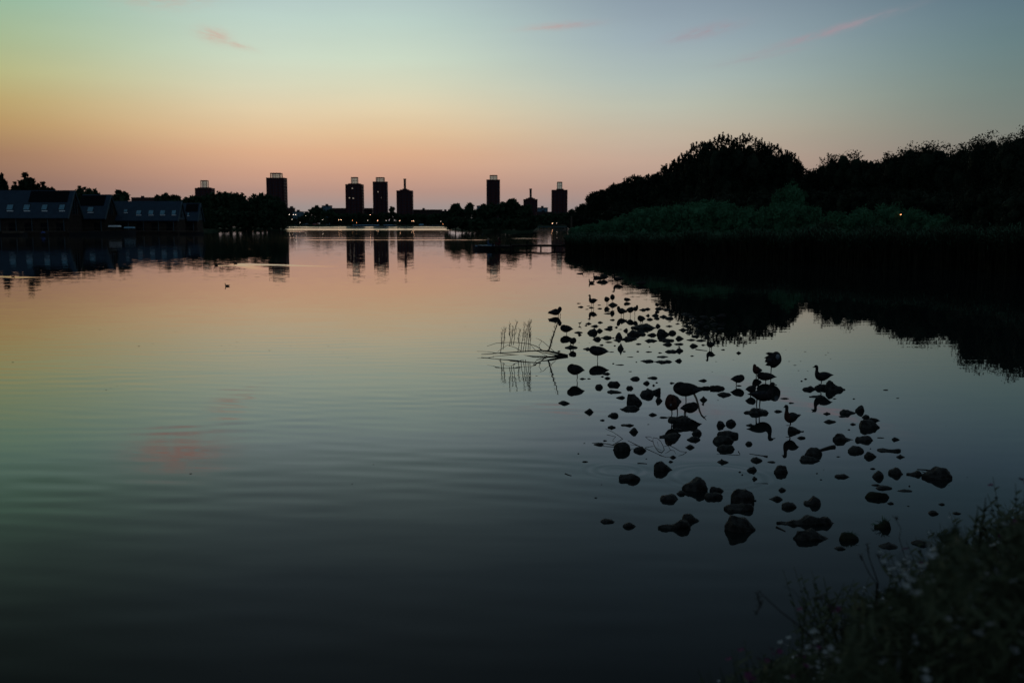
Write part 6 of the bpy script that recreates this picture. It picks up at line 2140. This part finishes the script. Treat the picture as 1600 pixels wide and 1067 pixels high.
shoots = [(783, 552, 785, 516), (787, 545, 789, 513), (797, 540, 796, 505), (800, 538, 801, 511), (803, 538, 807, 502), (810, 549, 812, 514), (815, 549, 820, 506), (818, 548, 825, 503), (822, 549, 827, 502), (826, 547, 829, 499), (829, 546, 828, 513), (828, 524, 832, 535)]
strokes = [
    (2.3, [(887, 556), (872, 552), (858, 549), (845, 547.5)]), (1.0, [(845, 547.5), (820, 549), (800, 550.5), (782, 551.5), (765, 553), (752, 553.6)]),
    (1.1, [(887, 556), (868, 554.5), (850, 551), (838, 548.5)]), (.8, [(880, 556.4), (858, 557), (834, 556.6), (815, 555), (795, 553.5), (770, 551)]),
    (.7, [(850, 549), (838, 541), (826, 537), (805, 535), (790, 535.2), (775, 536.2), (761, 541)]), (.5, [(868, 551), (860, 544), (850, 535), (842, 530), (837, 528.5)]),
    (.5, [(845, 548), (842, 540), (846, 534), (845, 530)]), (.45, [(853, 549), (858, 545), (862, 540), (863, 535)]),
    (.5, [(815, 549), (805, 543), (793, 539), (784, 545), (777, 550)]), (.5, [(856, 557), (848, 553), (842, 549.5)]),
    (.45, [(838, 549), (832, 542), (829, 538)]), (.4, [(772, 551), (762, 549.4), (745, 548.8)]),
]
for xb, yb, xt, yt in shoots[:11]:
    dxs = (xt - xb)
    dyt = (yt - yb)
    sw = ((xb * 7 + yt) % 5 - 2) * .5
    strokes.append((.6, [(xb - 1, yb + 1), (xb + dxs * .15 + sw, yb + dyt * .3), (xb + dxs * .45 - sw, yb + dyt * .6), (xb + dxs * .9 + sw * .6, yb + dyt * .86), (xt + 1.2, yt)]))
strokes.append((1.3, [(857, 549), (861, 536), (865, 522), (870, 509), (873, 497)]))
root, base = sticks('fallen_branch', 'fallen willow branch with upright leafy shoots lying in the shallow water', 'branch', strokes, 556, jitter=0.18, flat=False)
rr = random.Random(3)
for xb, yb, xt, yt in shoots[:11] + [(859, 541, 873, 497)]:
    m_ = MB()
    nlv = 34 if xt < 850 else 80
    for j in range(nlv):
        k = rr.uniform(0.35 if xt < 850 else .05, 1.0)
        px = xb + (xt - xb) * k + rr.uniform(-1, 1) * (1.1 if xt < 850 else 1.6)
        py = yb + (yt - yb) * k
        p = V(px, py, base.y + rr.uniform(-.03, .03)) - base
        a_ = rr.uniform(0, 6.28)
        lance_leaf(m_, p, (math.cos(a_) * .5, math.sin(a_) * .5, 1.0), (1, 0, 0), rr.uniform(.05, .10), .024, .1)
    m_.build('leaves', M['leaf_mid'], root)

sticks('driftwood_branch', 'pale curved driftwood branch with a forked tip beside the brown-breasted group', 'branch',
       [(2.0, [(1085, 616), (1088, 622), (1091, 632), (1093, 641), (1096, 648), (1100, 652)]), (.7, [(1100, 652), (1103.6, 649.4)]), (.7, [(1100, 652), (1103.6, 656)])], 660, mat='timber', jitter=.05, part='fork')
sticks('driftwood_log', 'stubby driftwood log leaning on the rear boulder above the rusty-breasted duck reflection', 'driftwood log', [(3.1, [(1304, 697.5), (1297, 698.5), (1288, 701), (1278, 704)])], 706, mat='twig', jitter=.0)
sticks('broken_twig', 'bent twig making an arrowhead above the twig-tangled boulder', 'twig', [(.5, [(957, 695), (962, 692), (973, 685.5), (966, 680), (958, 675), (946, 669.5)]), (.4, [(948, 679), (955, 680.4), (962, 682)]), (.35, [(962, 682), (957, 688), (960, 690)])], 697, jitter=.1)
sticks('broken_twig', 'low twigs stretching to open water from the twig-tangled boulder', 'twig', [(.6, [(962, 696), (948, 693), (935, 691.6), (925, 692)]), (.5, [(960, 698), (945, 697), (934, 695)])], 699, jitter=.1)
sticks('broken_twig', 'crossed twigs between the twig-tangled boulder and its angular neighbour', 'twig', [(.6, [(1000, 697.5), (990, 692.5), (981, 688)]), (.4, [(1000, 697), (992, 695), (984, 694.2)]), (.4, [(984, 702), (990, 700.5)])], 702, jitter=.08)
sticks('twig_loop', 'looped tangle of thin twigs with their reflection modelled as twigs, in an eye shape', 'twig',  # some strokes are the loop's water reflection, laid flat as twig geometry
       [(.7, [(1034, 707), (1029, 705.4), (1025, 700.5), (1022, 695), (1020, 689), (1020.5, 684)]), (.6, [(1034, 707), (1038, 702.6), (1036, 696), (1032, 689), (1027, 684.4), (1020.5, 683.4)]),
        (.5, [(1021, 690), (1014, 687), (1008.5, 682.4)]), (.4, [(1008.5, 682.4), (1015, 682), (1019, 684)]), (.45, [(1008, 699.2), (1014, 698), (1021, 696.6)]), (.5, [(1008, 700), (1020, 705.5), (1030, 710), (1040, 714)]),
        (.5, [(1041, 690.6), (1044, 696), (1047.5, 702.6), (1044, 706), (1040, 707.6)]), (.5, [(1045, 695), (1054, 699.6), (1063, 705), (1073, 706)]), (.5, [(1073, 706), (1067, 710), (1060, 712)]), (.4, [(1047, 703), (1053, 703.6), (1056, 709)]),
        (.35, [(1026, 700), (1030, 702), (1035, 704)]), (.3, [(1027, 690), (1029, 697)]), (.35, [(1030, 711), (1040, 713.8), (1049, 714)]), (.35, [(1038, 697), (1044, 696.4)])], 714, jitter=.1)
sticks('thin_stick', 'thin straight stick ending in a short crossbar, under the big double boulder', 'stick', [(.45, [(1154.6, 710.8), (1140, 710.2), (1120, 709)]), (.8, [(1153.6, 705), (1155.8, 708.6), (1155.8, 711.2)])], 711.5, jitter=.02)
sticks('thin_stick', 'club-ended stick lying above a rounded stone', 'stick', [(1.6, [(1199, 713), (1193, 712)]), (.7, [(1193, 712), (1183, 710.6), (1171, 708.6)])], 713.2, jitter=.03)
sticks('thin_stick', 'hair-thin stick floating below the round small stone', 'stick', [(.35, [(1200, 754.4), (1190, 755), (1178, 755.2)]), (.3, [(1200, 756), (1190, 755.2)])], 755.8, jitter=.04)
sticks('thin_stick', 'stick bridging the wedge stone and the large pointed boulder', 'stick', [(1.1, [(1456, 735), (1445, 733.6), (1433, 732.8)]), (.7, [(1452, 739), (1445, 738), (1440, 736)])], 741, jitter=.05)
sticks('thin_stick', 'short thick stick floating before the longest low slab', 'stick', [(1.6, [(1213, 823), (1220, 826), (1227, 829.6)])], 829.5, jitter=.05)
sticks('thin_stick', 'segmented stick floating under the angular stone by the twig loops', 'stick', [(.9, [(996, 723.4), (1004, 723.6), (1011, 724.2)])], 724.8, jitter=.02)
sticks('thin_stick', 'dark sliver of wood floating alone in open water', 'stick', [(.9, [(883, 739.6), (888, 741.6), (893, 743)])], 743.6, jitter=.04)
sticks('thin_stick', 'short dark sliver below the almond-shaped boulder', 'stick', [(1.1, [(982, 756), (986, 757.2), (990, 758.4)])], 759, jitter=.04)
sticks('thin_stick', 'pale stick reaching from a stone to the duck against the dark', 'stick', [(.8, [(1087, 545.6), (1095, 546.8), (1105, 548)])], 548.6, mat='timber', jitter=.04)
sticks('thin_stick', 'two pale crossed sticks lying in the dark reflection', 'stick', [(.6, [(1110, 496.6), (1114, 498.8), (1117.6, 501.6)]), (.5, [(1108, 503), (1112, 500), (1113, 498.4)])], 504, mat='timber', jitter=.05)

# ------------------------------------------------------------------ specks floating on the open water
specks = [(298, 740, 4.5), (550, 756, 3), (583.5, 725.5, 2.5), (374.5, 1047, 2.2), (273, 518, 2), (217, 541, 3), (239, 537, 2), (346, 540, 1.8), (359, 539, 1.8), (370, 534.5, 2.2), (369, 542, 1.6), (351, 548, 2), (421, 547.6, 3), (454, 540, 1.8),
          (513, 541, 2.4), (521, 551, 1.8), (538, 533, 2.2), (543, 559, 2), (20, 566, 3.4), (166, 609, 2.6), (173, 606, 2), (183, 603.6, 2), (156, 515, 2.4), (727, 510, 2), (807, 457, 1.8), (487, 585, 1.8), (338, 511, 2),
          (1298, 560.6, 2.6), (1242, 570.6, 5), (1222, 552, 2), (1228, 546.6, 2), (1258, 549.6, 3.4), (1294, 551, 3.4), (1119, 565, 3), (1113, 581, 2.6), (1146, 562, 2.4), (1247.6, 579, 3), (1262, 579.6, 2.6), (1384, 609.4, 8), (1402.6, 622, 6), (1478, 665, 2),
          (905, 535.3, 3), (921, 535.4, 2.4), (931, 777.6, 6), (940, 757, 2.6), (913, 692.4, 3.4), (1013, 663, 3.4), (1122, 625, 3), (1483, 757.6, 2.4), (1287, 734, 2.4), (1012, 587, 2), (1233, 564.6, 3), (1251, 564.4, 3), (1290, 554.6, 3), (1511, 745.6, 2.4)]
rs = random.Random(9)
leaf_me = []
for k in range(3):
    m_ = MB()
    a_ = [(-.5, 0, .002), (-.2, -.2, .03), (.2, -.22, .02), (.5, .03, .05), (.15, .2, .03), (-.25, .18, .012)]
    m_.add([(x * (1 + .1 * k), y * (1 + .2 * k), z) for x, y, z in a_] + [(x, y, z - .03) for x, y, z in a_], [(0, 1, 2, 3, 4, 5)] + [(i, i + 6, (i + 1) % 6 + 6, (i + 1) % 6) for i in range(6)])
    leaf_me.append(mesh_np('floating_leaf', m_.v, [np.array(x) for x in m_.f.values()]))
for px, py, s in specks:
    p = W(px, py)
    o = link('floating_leaf', rs.choice(leaf_me), M['twig'])
    wd = s * p.y / FPX
    o.location = (p.x, p.y, 0.004)
    o.scale = (wd, wd * 1.3, wd * 1.2)
    o.rotation_euler.z = rs.uniform(-.6, .6)
    tag(o, 'tiny dark leaf fragment floating on the calm water', 'leaf', 'leaf fragments floating on the lake')
tag([o for o in bpy.data.objects if o.name == 'floating_leaf'][0], 'dark leaf floating alone below the pink cloud reflection', 'leaf')
